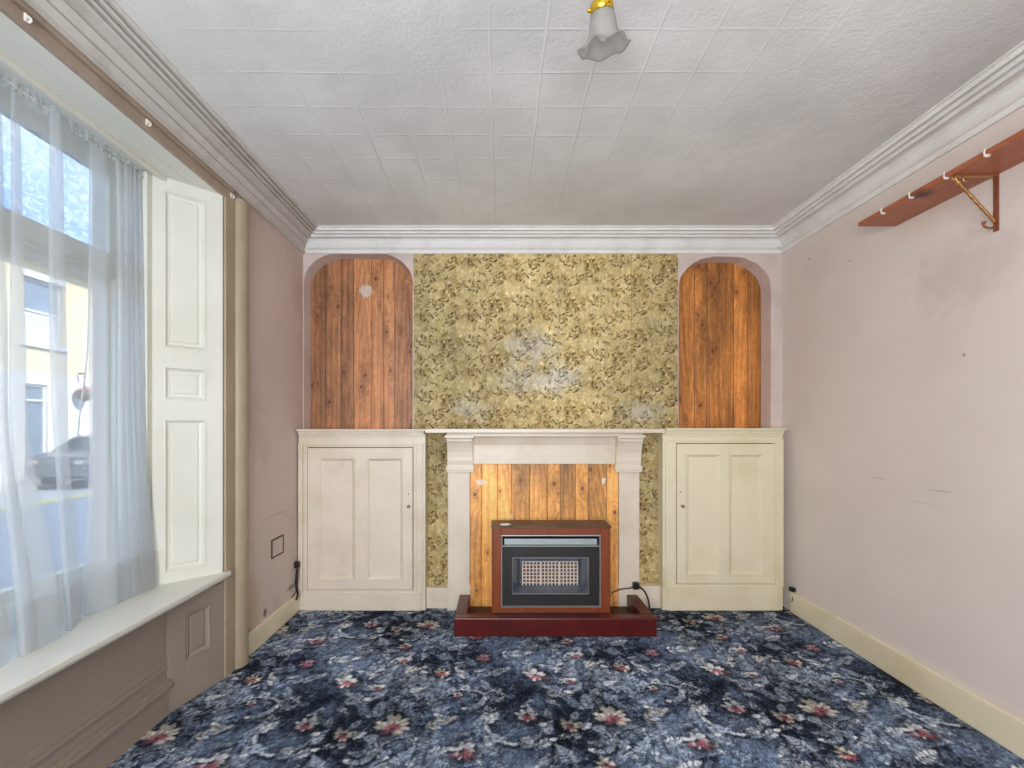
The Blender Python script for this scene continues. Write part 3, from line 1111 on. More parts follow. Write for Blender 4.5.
# chimney breast with wallpaper
def wallpaper_image(wm, hm, res):
    nx, ny = int(wm/res)+1, int(hm/res)+1
    P, Q = 0.265, 0.305
    r2 = 0.0025   # painted at this pitch, printed larger
    tx, ty = int(P/r2), int(Q/r2)
    rng = random.Random(5)
    img = np.ones((ty, tx, 3))*np.array([214, 197, 148.])
    n = fnoise(ty, tx, 1.1, 7)
    k = (ss(-.5, 1.8, n)*.5)[..., None]
    img = img*(1-k)+np.array([168, 146, 92.])*k
    T = Tile(P, Q, r2, img)
    OL, OD, HI = (146, 124, 76), (100, 80, 48), (232, 219, 178)
    for i in range(60):
        T.ell(rng.uniform(0, P), rng.uniform(0, Q), rng.uniform(.006, .018), rng.uniform(.003, .007), rng.uniform(0, 6.28), HI, rng.uniform(.5, .9), .5)
    for (x, y, s_) in ((.06, .07, 1.0), (.19, .20, 1.2), (.07, .235, .9), (.21, .05, .9), (.135, .135, .9)):
        T.ell(x, y, .03*s_, .026*s_, 0, OL, .55, .9)
        a00 = rng.uniform(0, 6.28)
        for i in range(9):
            a = a00+i*.7+rng.uniform(-.2, .2)
            q = rng.uniform(.016, .040)*s_
            for k in range(3):
                bb = a+.5+k*.5
                T.ell(x+q*math.cos(a)+.008*math.cos(bb), y+q*math.sin(a)+.008*math.sin(bb), .010*s_, .0042, bb+1.4, OD if i % 2 else OL, .85, .45)
        for i in range(4):
            a = rng.uniform(0, 6.28)
            T.ell(x+.012*math.cos(a), y+.012*math.sin(a), .009, .004, a, HI, .8, .4)
    for i in range(34):
        x, y, a = rng.uniform(0, P), rng.uniform(0, Q), rng.uniform(0, 6.28)
        for k in range(3):
            bb = a+k*.55
            T.ell(x+.012*math.cos(bb), y+.012*math.sin(bb), .008, .0036, bb+1.5, rng.choice([OL, OD, OL]), .8, .45)
    X, Z = np.meshgrid(np.linspace(0, wm, nx), np.linspace(0, hm, ny))
    drop = np.floor((X)/0.53)*0.11
    K = 1.32
    X, Z = X/K, Z/K
    drop = drop/K
    i = ((X % P)/P*tx).astype(int) % tx
    j = (((Z+drop) % Q)/Q*ty).astype(int) % ty
    out_ = T.img[j, i].copy()
    # a half-way blend so the repeat is less mechanical
    i2 = (((X+.11) % P)/P*tx).astype(int) % tx
    j2 = (((Z*1.03+.17+drop) % Q)/Q*ty).astype(int) % ty
    wx_ = fnoise(ny, nx, 1.8, 46)
    b = ss(-.2, .6, fnoise(ny, nx, 1.5, 40))[..., None]
    out_ = out_*(1-b)+T.img[j2, i2]*b
    X, Z = X*K, Z*K
    big = fnoise(ny, nx, 1.8, 41)
    out_ = 150+(out_-150)*1.28
    out_ *= np.array([.95, .945, .96])
    out_ *= (.90*(1+.05*big+.06*fnoise(ny, nx, .7, 42)))[..., None]
    # worn pale patches, in metres from the left edge / floor
    nn = fnoise(ny, nx, 1.0, 43)
    for (px, pz, rx, rz, al) in ((PX(538, D)-BL, PZ(345, D), .20, .13, .55), (PX(560, D)-BL, PZ(378, D), .26, .12, .6),
                                 (PX(520, D)-BL, PZ(380, D), .20, .12, .4), (PX(643, D)-BL, PZ(413, D), .20, .10, .6),
                                 (PX(463, D)-BL, PZ(408, D), .17, .08, .5)):
        d = np.sqrt(((X-px)/rx)**2+((Z-pz)/rz)**2)+nn*.22
        g = (1-ss(.2, 1.25, d))*al*1.1
        lum = out_.mean(-1, keepdims=True)
        tgt = lum*.80+np.array([250, 238, 200.])*.22
        out_ = out_*(1-g[..., None])+tgt*g[..., None]
    # joints between drops
    for e in (.53, 1.06, 1.59):
        g = (1-ss(0, res*1.2, np.abs(X-e)))*.14
        out_ *= (1-g)[..., None]
    return out_


img = wallpaper_image(BR-BL, ZC, 0.005)
cb = painted_slab('wall_chimney_breast', img, (BL, D, 0), (BR-BL, 0, 0), (0, 0, ZC), (0, -1, 0), 0.18,
                  attr_mat('foliage_wallpaper', 0.75, 0.15, 90))
struct(cb)

# pine boarding inside each alcove
for (nm, x0, x1, joints, seed, patches) in (
        ('left', XL, BL, [PX(p, 3.425)-XL for p in (325.5, 341.5, 354, 372, 384, 395)], 21,
         ((PX(366, 3.425)-XL, PZ(292, 3.425)-1.26, .045, .05, (214, 204, 194), .9),
          (PX(402, 3.425)-XL, PZ(315, 3.425)-1.26, .03, .03, (176, 132, 96), .8),
          (PX(368, 3.425)-XL, PZ(277, 3.425)-1.26, .014, .014, (210, 160, 110), .8))),
        ('right', BR, XR, [PX(p, 3.425)-BR for p in (694, 706, 733, 747)], 57, ())):
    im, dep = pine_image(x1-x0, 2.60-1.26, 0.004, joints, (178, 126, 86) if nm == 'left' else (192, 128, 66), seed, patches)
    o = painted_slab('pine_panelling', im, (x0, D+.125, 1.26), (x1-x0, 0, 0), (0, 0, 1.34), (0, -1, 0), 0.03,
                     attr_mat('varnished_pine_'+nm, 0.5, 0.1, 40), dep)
    tag(o, 'orange-brown pine boarding with white paint smear, filling the arched alcove nearest the window'
        if nm == 'left' else 'orange-brown pine boarding with large knots, filling the arched alcove beside the plain pink right wall',
        'wood panelling', 'pine boarding in the arched alcoves')

# ------------------------------------------------------------------ cornice (one profile mitred round the room)
CP = [(0, 2.562), (.014, 2.562), (.016, 2.588), (.028, 2.592), (.038, 2.602), (.042, 2.616), (.034, 2.622), (.036, 2.642), (.050, 2.655),
      (.086, 2.661), (.088, 2.649), (.101, 2.647), (.104, 2.664), (.118, 2.668), (.120, 2.657), (.134, 2.656), (.137, 2.672),
      (.150, 2.675), (.152, 2.666), (.166, 2.665), (.169, 2.681), (.180, 2.684), (.180, 2.6902), (0, 2.6902)]


CPL = [(0, 2.562), (.026, 2.562), (.026, 2.572), (.012, 2.576), (.014, 2.592), (.030, 2.606), (.036, 2.612), (.024, 2.618),
       (.038, 2.620), (.056, 2.636), (.060, 2.642), (.048, 2.648), (.066, 2.650), (.100, 2.656), (.106, 2.664), (.098, 2.672),
       (.124, 2.662), (.130, 2.668), (.122, 2.680), (.148, 2.669), (.154, 2.675), (.148, 2.686), (.172, 2.676), (.180, 2.682),
       (.180, 2.6902), (0, 2.6902)]


def cornice_run(name, p0, p1, d0, d1, nrm, m, CP=CP):
    """p0,p1 ends on the wall line; d0,d1 mitre signs; nrm points into the room."""
    p0, p1, nrm = Vector(p0), Vector(p1), Vector(nrm)
    t = (p1-p0).normalized()
    bm = bmesh.new()
    rings = []
    n = 24
    for k in range(n+1):
        f = k/n
        ring = []
        for (p, z) in CP:
            a = p0+t*(p*d0)
            b = p1-t*(p*d1)
            q = a.lerp(b, f)+nrm*p
            ring.append(Vector((q.x, q.y, z)))
        rings.append(ring)
    loft(bm, rings)
    return struct(obj(name, bm, m))


cornice_run('trim_1', (XL, D, 0), (XR, D, 0), 1, 1, (0, -1, 0), M['cornice'])
cornice_run('trim_2', (XR, YR, 0), (XR, D, 0), 1, 1, (-1, 0, 0), M['cornice'])
cornice_run('trim_3', (XL, YR, 0), (XL, D, 0), 1, 1, (1, 0, 0), M['cornice_l'], CPL)
cornice_run('trim_4', (XL, YR, 0), (XR, YR, 0), 1, 1, (0, 1, 0), M['cornice'])
# corner piece: lump where the runs meet on the right
bm = bmesh.new()
bmesh.ops.create_icosphere(bm, subdivisions=3, radius=.02, matrix=Matrix.Translation((XR-.045, D-.045, 2.60)) @ Matrix.Diagonal((1, 1, .6, 1)))
struct(obj('trim_5', bm, M['cornice'], smooth=True))

# ------------------------------------------------------------------ window recess joinery
# architrave up the far side and across the top, with its rounded bead
bm = bmesh.new()
bx(bm, XL, XL+.018, WY1+.002, WY1+.085, 0, 2.572)
# round bead
rings = []
for z in (0, 2.53):
    ring = []
    for k in range(13):
        a = PI*k/12
        ring.append(Vector((XL+.040*math.sin(a)+.012, WY1+.138-.052*math.cos(a), z)))
    ring += [Vector((XL, WY1+.19, z)), Vector((XL, WY1+.086, z))]
    rings.append(ring)
loft(bm, rings)
struct(obj('trim_6', bm, M['brown_paint'], bevel=.004))
bm = bmesh.new()
bx(bm, XL, XL+.020, WY0-.10, WY1+.02, WZ1, 2.535)
bx(bm, XL, XL+.034, WY0-.10, WY1+.05, 2.535, 2.548)
bx(bm, XL, XL+.024, WY0-.10, WY1+.08, 2.548, 2.566)
struct(obj('trim_7', bm, M['rail'], bevel=.003))
bm = bmesh.new()
bx(bm, XL, XL+.018, WY0-.10, WY0-.002, 0, 2.535)
struct(obj('trim_8', bm, M['brown_paint'], bevel=.004))

# soffit boards
bm = bmesh.new()
bx(bm, -1.508, XL+.004, WY0, WY1, WZ1, WZ1+.02)
bx(bm, -1.588, -1.511, WY0+.05, WY1-.06, WZ1+.002, WZ1+.02)
bx(bm, -1.604, -1.588, WY0+.06, WN1+.03, WZ1-.016, WZ1+.02)
bx(bm, -1.622, -1.604, WY0+.07, WN1+.03, WZ1-.009, WZ1+.02)
bx(bm, -1.66, -1.622, WN0, WN1, WZ1+.004, WZ1+.02)
bx(bm, XO, -1.66, WN0, WN1, WZ1+.006, WZ1+.02)
struct(obj('trim_9', bm, M['white'], bevel=.002))


# splayed panelled shutter cases
def frame_T(p0, p1, out):
    """u runs p0->p1 (xy), d pushes along 'out' (xy, into the room), v = z"""
    p0, p1 = Vector((*p0, 0)), Vector((*p1, 0))
    t = (p1-p0).normalized()
    o = Vector((*out, 0)).normalized()

    def T(p):
        return p0+t*p.x+o*p.y+Vector((0, 0, p.z))
    return T, (p1-p0).length


def shutter(name, p0, p1, out):
    T, L_ = frame_T(p0, p1, out)
    bm = bmesh.new()
    u0, u1 = L_*.15, L_*.75
    pan = [(PZ(0, 1), 0)]
    rows = [(0.60, 1.338), (1.43, 1.59), (1.68, 2.435)]
    holes = [(u0, u1, a, b) for a, b in rows]
    slab_with_holes(bm, 0, L_, WZ0+.02, WZ1+.004, -.004, .016, holes, T)
    for (a, b, c, d) in holes:
        nested(bm, a, b, c, d, [(0, .018), (.006, .019), (.012, .010), (.018, .004), (.030, .002), (.036, .008), (.040, .008)], T)
    return struct(obj(name, bm, M['white']))


shutter('trim_10', (SX, WN1), (XL, WY1), (.19, -.21))
shutter('trim_11', (SX, WN0), (XL, WY0), (.19, .21))
# narrow lining between shutter case and sash
bm = bmesh.new()
bx(bm, XG-.02, SX+.003, WN1-.035, WN1, WZ0, WZ1)
bx(bm, XG-.02, SX+.003, WN0, WN0+.035, WZ0, WZ1)
struct(obj('trim_12', bm, M['white'], bevel=.003))
# screw holes in the lining edge
# window board
bm = bmesh.new()
poly = [(-1.395, WY0-.05), (-1.395, WY1+.025), (XL+.001, WY1+.025), (XL-.006, WY1-.004), (SX, WN1), (XG-.03, WN1), (XG-.03, WN0),
        (SX, WN0), (XL-.006, WY0+.004), (XL+.001, WY0-.05)]
prism(bm, poly, WZ0-.004, WZ0+.022)
bx(bm, XL-.03, -1.412, WY0+.01, WY1+.012, WZ0-.018, WZ0-.004)
struct(obj('window_1_sill', bm, M['white'], bevel=.006))

# splayed end panel below the board
T, L_ = frame_T((-1.51, 2.04), (XL-.004, WY1-.002), (.27, -.07))
bm = bmesh.new()
holes = [(L_*.30, L_*.74, .20, .42)]
slab_with_holes(bm, 0, L_, 0, WZ0-.03, -.004, .014, holes, T)
nested(bm, *holes[0], [(0, .016), (.006, .018), (.012, .008), (.022, .003), (.03, .008), (.034, .008)], T)
struct(obj('trim_13', bm, M['apron'], bevel=.002))
bm = bmesh.new()
for (z0, z1, t) in ((0, .125, .016), (.125, .142, .030), (.142, .162, .022), (.205, .225, .012), (.225, .258, .006)):
    bx(bm, -1.51, -1.51+t, WY0+.3, 2.04, z0, z1)
bx(bm, -1.51, -1.506, WY0+.3, 2.04, .162, .205)
struct(obj('baseboard_window', bm, M['apron'], bevel=.003))

# sash window
bm = bmesh.new()
yA, yB = WN0+.035, WN1-.035
gl, gr = yA+.06, PX(104, 1)*0+1.80*F/(CX-104)*1.0
gr = 1.8*F/(CX-104)
lo_l, lo_r = yA+.05, 1.8*F/(CX-110)
slab_with_holes(bm, yA, yB, WZ0+.022, WZ1+.006, 0, .05,
                [(lo_l, lo_r, .66, 1.985), (gl, gr, 2.09, 2.445)],
                lambda p: Vector((XG-.025+p.y, p.x, p.z)))
win = struct(obj('window_1', bm, M['white'], bevel=.004))
bm = bmesh.new()
slab_with_holes(bm, lo_l, lo_r, .66, 1.985, 0, .03, [(lo_l+.035, lo_r-.018, .70, 1.955)],
                lambda p: Vector((XG-.03+p.y, p.x, p.z)))
obj('sash', bm, M['white'], win, bevel=.003)
box('clear_glass', M['pane'], XG-.018, XG-.013, lo_l+.035, lo_r-.018, .70, 1.955, win)
box('obscure_glass', M['obscure'], XG-.004, XG+.001, gl, gr, 2.09, 2.445, win)
bm = bmesh.new()
bx(bm, XG+.025, XG+.045, yA, yB, 2.0, 2.075)
obj('transom', bm, M['white'], win, bevel=.006)

# pull cord hanging inside the glass
bm = bmesh.new()
tube(bm, spline([(-1.76, 1.76*F/(CX-90), PZ(262, 1.76*F/(CX-90))), (-1.755, 1.76*F/(CX-86), 1.62), (-1.76, 1.76*F/(CX-80), 1.36),
                 (-1.76, 1.76*F/(CX-78), 1.27)], 6), .0028, 6)
bmesh.ops.create_icosphere(bm, subdivisions=2, radius=.008, matrix=Matrix.Translation((-1.76, 1.76*F/(CX-78), 1.262)))
cord_y0 = 1.76*F/(CX-90)
tube(bm, [(-1.76, cord_y0, PZ(262, cord_y0)), (-1.77, cord_y0, 2.08)], .0028, 6)
tag(obj('pull_cord', bm, M['voile'] if False else M['plastic_white'], smooth=True), 'thin pale cord hanging behind the net curtain against the window pane', 'cord')


# ------------------------------------------------------------------ net curtain
def curtain():
    root = thing('net_curtain', 'sheer white net curtain hanging in loose folds in front of the tall window', 'curtain', (-1.66, 1.3, WZ0+.02))
    XC = -1.668
    # pleats: (centre y, half width at the top, drift, bottom widening)
    pl = []
    y = .52
    rng = random.Random(3)
    while y < 1.45:
        pl.append((y+.06, rng.uniform(.014, .024), rng.uniform(-.02, .02)))
        y += rng.uniform(.11, .15)
    pl += [(1.545, .021, .01), (1.672, .022, .012), (1.872, .030, -.045), (1.955, .014, -.01), (1.992, .012, 0), (2.022, .011, 0), (2.050, .011, 0), (2.075, .010, 0)]
    nz_ = 90
    zt, zb = 2.468, WZ0+.026

    def section(z, seed_off=0.0):
        f = (zt-z)/(zt-zb)
        pts = []
        y = .47
        yend = 2.095
        for k, (yc, hw, dr) in enumerate(pl):
            yy = yc+dr*f+.006*math.sin(5*f+k*1.7)
            w_ = hw*(.75+.35*min(1, f*2.2)+.9*float(ss(.62, .95, f))) * (1+.18*math.sin(k*2.1+f*3))
            pts.append((yy-w_*1.0, 0, k))
            pts.append((yy+w_*1.0, .006, k))
            pts.append((yy+w_*1.15, .016, k))
            pts.append((yy+w_*.9, .022, k))
            pts.append((yy-w_*.8, .012, k))
            pts.append((yy-w_*1.1, .020, k))
            pts.append((yy-w_*.8, .030, k))
            pts.append((yy+w_*1.2, .026, k))
        pts = [(.46, 0.0, 0)]+pts+[(yend, .012, 9)]
        out_ = []
        for (a, d, k) in pts:
            bulge = .085*ss(.55, 1.0, f)*(0.55+.45*math.sin(a*9+1)) + .012*math.sin(a*23+2*f)
            if a > 1.9:
                bulge *= .35
            out_.append(Vector((XC+d*(.6+.6*f)+float(bulge)+.012*f, a, z)))
        return out_

    def sheet(z0, z1, n, off):
        bm = bmesh.new()
        rings = []
        for i in range(n+1):
            z = z1+(z0-z1)*i/n
            sec = section(z)
            P = []
            m_ = len(sec)
            # densify between points with a smooth spline
            sp = spline(sec, 4)
            P = [p+Vector((off, 0, 0)) for p in sp]
            rings.append(P)
        loft(bm, rings, closed=False, cap=False)
        return bm
    obj('voile', sheet(zb, zt, nz_, 0), M['voile'], root, smooth=True)
    obj('hem', sheet(zb, .72, 14, .0035), M['voile'], root, smooth=True)
    obj('hem_stitching', sheet(.714, .722, 2, .006), M['voile'], root, smooth=True)
    # gathered heading with the wire through it
    bm = bmesh.new()
    rings = []
    for i in range(5):
        z = 2.448+.010*i
        ring = []
        for k in range(420):
            y = .46+1.64*k/419
            ring.append(Vector((XC+.012+.006*math.sin(k*1.1)+.004*math.sin(k*.37), y, z+.003*math.sin(k*.53))))
        rings.append(ring)
    loft(bm, rings, closed=False, cap=False)
    obj('heading', bm, M['voile'], root, smooth=True)
    bm = bmesh.new()
    tube(bm, [(XC+.012, y, 2.465) for y in (.40, 1.0, 1.6, 2.122)], .004, 8)
    obj('curtain_wire', bm, M['plastic_white'], root, smooth=True)
    return root


curtain()

# ------------------------------------------------------------------ skirtings
def skirting(name, x0, x1, y0, y1, z, m):
    o = box(name, m, x0, x1, y0, y1, 0, z, bevel=.006)
    return struct(o)


skirting('baseboard_right', XR-.020, XR, YR, D-.115, .146, M['cream_y'])
skirting('baseboard_left', XL, XL+.018, WY1+.192, D-.10, .127, M['cream_y'])

# ------------------------------------------------------------------ cupboards
YCL = 3.19


def cupboard(x0, x1, dx0, dx1, ztop, zd0, zd1, panels, knob, label, group, m, hinges, kh=None, ext=(0, 0), yf=YCL):
    root = thing('alcove_cupboard', label, 'cupboard', ((x0+x1)/2, yf+.04, 0), group)
    bm = bmesh.new()
    # face frame with the door opening
    slab_with_holes(bm, x0, x1, 0, ztop-.03, yf, D, [(dx0-.002, dx1+.002, zd0-.002, zd1+.002)])
    # applied architrave moulding round the opening (open at the foot)
    for (t, o_) in ((.010, .050), (.018, .030), (.008, .012)):
        pass
    obj('frame', bm, m, root, bevel=.003)
    bm = bmesh.new()
    gap = .014
    for (a, b, t) in ((dx0-.012-gap, dx0-gap, .007), (x0, x0+.016, .010), (x0+.016, x0+.034, .016)):
        bx(bm, a, b, yf-t, yf, zd0-.02, zd1+.034)
    for (a, b, t) in ((dx1+gap, dx1+gap+.012, .007), (x1-.016, x1, .010), (x1-.034, x1-.016, .016)):
        bx(bm, a, b, yf-t, yf, zd0-.02, zd1+.034)
    bx(bm, x0+.034, x1-.034, yf-.007, yf, zd1+gap, zd1+gap+.012)
    obj('moulding', bm, m, root, bevel=.004)
    # top board with its bed mould
    bm = bmesh.new()
    bx(bm, x0+ext[0], x1+ext[1], yf-.045, D, ztop-.014, ztop)
    obj('top_board', bm, m, root, bevel=.004)
    bm = bmesh.new()
    bx(bm, x0+.006, x1-.006, yf-.034, yf, ztop-.026, ztop-.0142)
    bx(bm, x0+.006, x1-.006, yf-.026, yf, ztop-.040, ztop-.026)
    bx(bm, x0+.006, x1-.006, yf-.014, yf, ztop-.056, ztop-.040)
    obj('bed_moulding', bm, m, root, bevel=.004)
    # plinth board
    bm = bmesh.new()
    bx(bm, x0+.034, x1-.034, yf-.008, yf, .0, zd0-.012)
    obj('plinth', bm, m, root, bevel=.004)
    # black sheet standing in for the shade behind the hair-line gaps
    bm = bmesh.new()
    bx(bm, dx0-.001, dx1+.001, yf+.030, yf+.034, zd0-.001, zd1+.001)
    obj('gap_shade', bm, M['void'], root)
    bm = bmesh.new()
    slab_with_holes(bm, dx0+.0025, dx1-.0025, zd0+.0025, zd1-.0025, yf-.004, yf+.022, panels)
    for p in panels:
        nested(bm, *p, [(0, yf-.005), (.004, yf-.008), (.010, yf-.004), (.015, yf+.003), (.020, yf+.008), (.024, yf+.009)], ID)
    door = obj('door', bm, m, root, bevel=.0015)
    bm = bmesh.new()
    Tk = lambda p: Vector((knob[0]+p.x, yf-.004-p.z, knob[1]+p.y))
    lathe(bm, [(.010, 0), (.010, .003), (.005, .006), (.005, .014), (.010, .019), (.011, .024), (.007, .029), (.001, .031)], n=16, T=Tk)
    kn = obj('knob', bm, M['brass'], door, smooth=True)
    kn['label'] = 'small aged brass knob'
    for (hx, hz) in hinges:
        bm = bmesh.new()
        bx(bm, hx-.006, hx+.006, yf-.009, yf-.001, hz-.028, hz+.028)
        tube(bm, [(hx, yf-.010, hz-.028), (hx, yf-.010, hz+.028)], .005, 8)
        obj('hinge', bm, m, door)
    if kh:
        bm = bmesh.new()
        lathe(bm, [(.001, 0), (.005, 0), (.005, .002), (.001, .002)], n=10, T=lambda p: Vector((kh[0]+p.x, yf-.0045-p.z, kh[1]+p.y)))
        obj('keyhole', bm, M['copper'], door)
    return root


def X_(p):
    return PX(p, YCL)


def Z_(p):
    return PZ(p, YCL)


cupboard(X_(298.5), X_(425.5), X_(307.5), X_(413), 1.285, Z_(590), Z_(447.5),
         [(X_(319), X_(355), Z_(580), Z_(458)), (X_(367), X_(403), Z_(580), Z_(458))],
         (X_(409), Z_(506)), 'cream painted two-panel cupboard under the arched alcove nearest the window, brass knob on right',
         'painted cupboards either side of the fireplace', M['cream'], [], kh=(X_(408.5), Z_(494)), ext=(-.0, .012))
cupboard(X_(662.5), X_(783), X_(676.5), X_(775), 1.292, Z_(584), Z_(443.5),
         [(X_(686), X_(720), Z_(575), Z_(454)), (X_(729), X_(763), Z_(575), Z_(454))],
         (X_(682), Z_(506)), 'cream painted two-panel cupboard in the right corner beside the pink wall, hinged on its right',
         'painted cupboards either side of the fireplace', M['cream_y'], [(X_(774), Z_(459)), (X_(774), Z_(568))],
         kh=(X_(680), Z_(492)), ext=(.01, .05-.045))

# ledges inside the alcoves, level with the cupboard tops
struct(box('trim_14', M['cream'], XL+.005, BL-.009, D, D+.124, 1.262, 1.283))
struct(box('trim_15', M['cream'], BR+.006, 1.984, D, D+.124, 1.262, 1.283))

# ------------------------------------------------------------------ mantelpiece
mp_ = thing('mantelpiece', 'cream painted wooden mantelpiece with scrolled corbels around the gas fire', 'mantelpiece', (PX(551, 3.19), 3.2, 0))
YP = 3.195
mc = M['cream']


def xa(p):
    return PX(p, YP)


def za(p):
    return PZ(p, YP)


# shelf
bm = bmesh.new()
YS = 3.06
bx(bm, X_(428)+.0, PX(665, YS), YS, D, PZ(433.0, YS), PZ(428.8, YS))
obj('mantel_shelf', bm, mc, mp_, bevel=.004)
bm = bmesh.new()
bx(bm, xa(448), xa(639.5), YS+.05, D, PZ(435.5, YS)-.008, PZ(433.0, YS)-.0005)
obj('shelf_moulding', bm, mc, mp_, bevel=.004)
# frieze
bm = bmesh.new()
bx(bm, xa(473), xa(616), YP+.012, D, za(464), za(436)+.0)
bx(bm, xa(473), xa(616), YP+.000, YP+.012, za(464), za(447.5))
rings = []
for x in (xa(473), xa(616)):
    ring = []
    for (d, z) in ((.012, za(447.5)), (.0, za(447.5)), (.002, za(445.5)), (-.01, za(442)), (-.022, za(438.5)), (-.03, za(437)), (-.03, za(435.3)), (.012, za(435.3))):
        ring.append(Vector((x, YP+d, z)))
    rings.append(ring)
loft(bm, rings)
obj('frieze', bm, mc, mp_, bevel=.002)
for (a, b) in ((447.8, 469.8), (619, 639.5)):
    bm = bmesh.new()
    bx(bm, xa(a), xa(b), YP, D, za(584), za(462))
    bx(bm, xa(a)-.004, xa(b)+.004, YP-.006, D, 0, za(584))
    # faint raised edge beads
    bx(bm, xa(a)+.004, xa(a)+.012, YP-.003, YP, za(582), za(473))
    bx(bm, xa(b)-.012, xa(b)-.004, YP-.003, YP, za(582), za(473))
    obj('pilaster', bm, mc, mp_, bevel=.003)
for (a, b) in ((447, 474), (614, 640.5)):
    bm = bmesh.new()
    # side profile of the scrolled corbel, swept across its width
    prof = [(0, za(471)), (-.030, za(471)), (-.034, za(469)), (-.034, za(466.5)), (-.028, za(466)), (-.026, za(464.5)),
            (-.032, za(463)), (-.036, za(460)), (-.036, za(457)), (-.040, za(452)), (-.052, za(447)), (-.070, za(442.5)), (-.082, za(441)),
            (-.084, za(439)), (-.090, za(438.2)), (-.096, za(436.0)), (-.096, za(434.9)), (0, za(434.9))]
    rings = []
    for (x, s_) in ((xa(a)+.006, 1), (xa(b)-.006, 1)):
        rings.append([Vector((x, YP+d*s_, z)) for d, z in prof])
    loft(bm, rings)
    # cap and neck mouldings run a little wider
    bx(bm, xa(a)-.004, xa(b)+.004, YP-.104, D-.01, za(437.6), za(434.9))
    bx(bm, xa(a)-.002, xa(b)+.002, YP-.042, D-.01, za(469.5), za(465.5))
    bx(bm, xa(a)+.002, xa(b)-.002, YP-.036, D-.01, za(471.8), za(469.8))
    obj('corbel', bm, mc, mp_, bevel=.0025)

# breast skirting pieces either side
struct(box('trim_16', mc, PX(425.6, YCL), xa(447.2), YP+.03, D, 0, PZ(589.5, YP), bevel=.003))
struct(box('trim_17', mc, xa(640.3), PX(662.4, YCL), YP+.03, D, 0, PZ(587.5, YP), bevel=.003))

# pine boarding closing the fireplace opening
px0, px1 = xa(470.2), xa(618.6)
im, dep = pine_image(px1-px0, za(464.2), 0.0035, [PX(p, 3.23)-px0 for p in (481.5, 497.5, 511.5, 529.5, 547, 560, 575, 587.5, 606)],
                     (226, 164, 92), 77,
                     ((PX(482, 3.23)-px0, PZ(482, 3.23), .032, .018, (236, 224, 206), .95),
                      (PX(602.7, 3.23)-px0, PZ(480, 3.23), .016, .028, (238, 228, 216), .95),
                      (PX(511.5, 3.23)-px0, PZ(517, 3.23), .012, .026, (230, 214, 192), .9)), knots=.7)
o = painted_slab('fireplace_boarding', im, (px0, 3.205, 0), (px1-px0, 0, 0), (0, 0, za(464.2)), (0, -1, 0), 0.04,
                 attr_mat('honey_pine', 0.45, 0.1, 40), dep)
tag(o, 'honey pine boards closing the fireplace opening behind the gas fire', 'wood panelling')

# ------------------------------------------------------------------ hearth
hx0, hx1 = PX(454, 2.786), PX(657, 2.786)
hh = thing('hearth', 'low oxblood-red painted hearth kerb standing on the carpet before the fireplace', 'hearth', ((hx0+hx1)/2, 2.95, 0))
bm = bmesh.new()
y0, y1, t = 2.786, 3.185, .075
bx(bm, hx0, hx1, y0, y0+t, 0.0, .115)
bx(bm, hx0, hx0+t, y0+t, y1, 0.0, .115)
bx(bm, hx1-t, hx1, y0+t, y1, 0.0, .115)
obj('kerb', bm, M['hearth'], hh, bevel=.006)
bm = bmesh.new()
bx(bm, hx0+t, hx1-t, y0+t, y1, 0.0, .03)
obj('tray', bm, M['hearth_in'], hh)

# ------------------------------------------------------------------ gas fire
YF = 2.93
fx = lambda p: PX(p, YF)
fz = lambda p: PZ(p, YF)
gf = thing('gas_fire', 'wood-cased gas fire with black front and white radiants standing on the red hearth', 'gas fire', (fx(551), YF+.13, .03))
X0, X1, Zb, Zt = fx(491.7), fx(610.5), .03, fz(528)
bm = bmesh.new()
slab_with_holes(bm, X0, X1, Zb, Zt, YF, YF+.03, [(fx(501.2), fx(600.6), fz(607.2), fz(534.8))])
bx(bm, X0, X0+.02, YF+.03, 3.110, Zb, Zt)
bx(bm, X1-.02, X1, YF+.03, 3.110, Zb, Zt)
bx(bm, X0+.02, X1-.02, 3.092, 3.110, Zb, Zt)
bx(bm, X0+.02, X1-.02, YF+.03, 3.092, Zb, Zb+.02)
obj('casing', bm, M['veneer'], gf, bevel=.004)
bm = bmesh.new()
for (a, b) in ((X0+.004, X0+.011), (X1-.011, X1-.004)):
    bx(bm, a, b, YF-.006, YF, Zb, Zt)
bx(bm, X0+.011, X1-.011, YF-.006, YF, fz(613), fz(611.4))
obj('edge_moulding', bm, M['veneer'], gf, bevel=.002)
bm = bmesh.new()
bx(bm, X0-.004, X1+.004, YF-.010, 3.110, Zt, Zt+.014)
bx(bm, X0+.002, X1-.002, YF-.004, 3.105, Zt-.0, Zt+.001)
obj('top_panel', bm, M['veneer_dark'], gf, bevel=.003)
bm = bmesh.new()
bx(bm, X0+.012, X1-.012, YF-.001, YF+.004, fz(615), fz(613.2))  # black strip on the casing, painting in the shade of the bottom gap
obj('bottom_gap_shade', bm, M['void'], gf)


def TY(p):
    return Vector((p.x, p.y, p.z))


# silver trim ring
bm = bmesh.new()
a, b, c, d = fx(501.2), fx(600.6), fz(607.2), fz(534.8)
nested(bm, a, b, c, d, [(0, YF+.002), (.0, YF-.006), (.006, YF-.008), (.008, YF-.004), (.009, YF+.01)], TY, cap=False)
obj('silver_trim', bm, M['chrome'], gf)
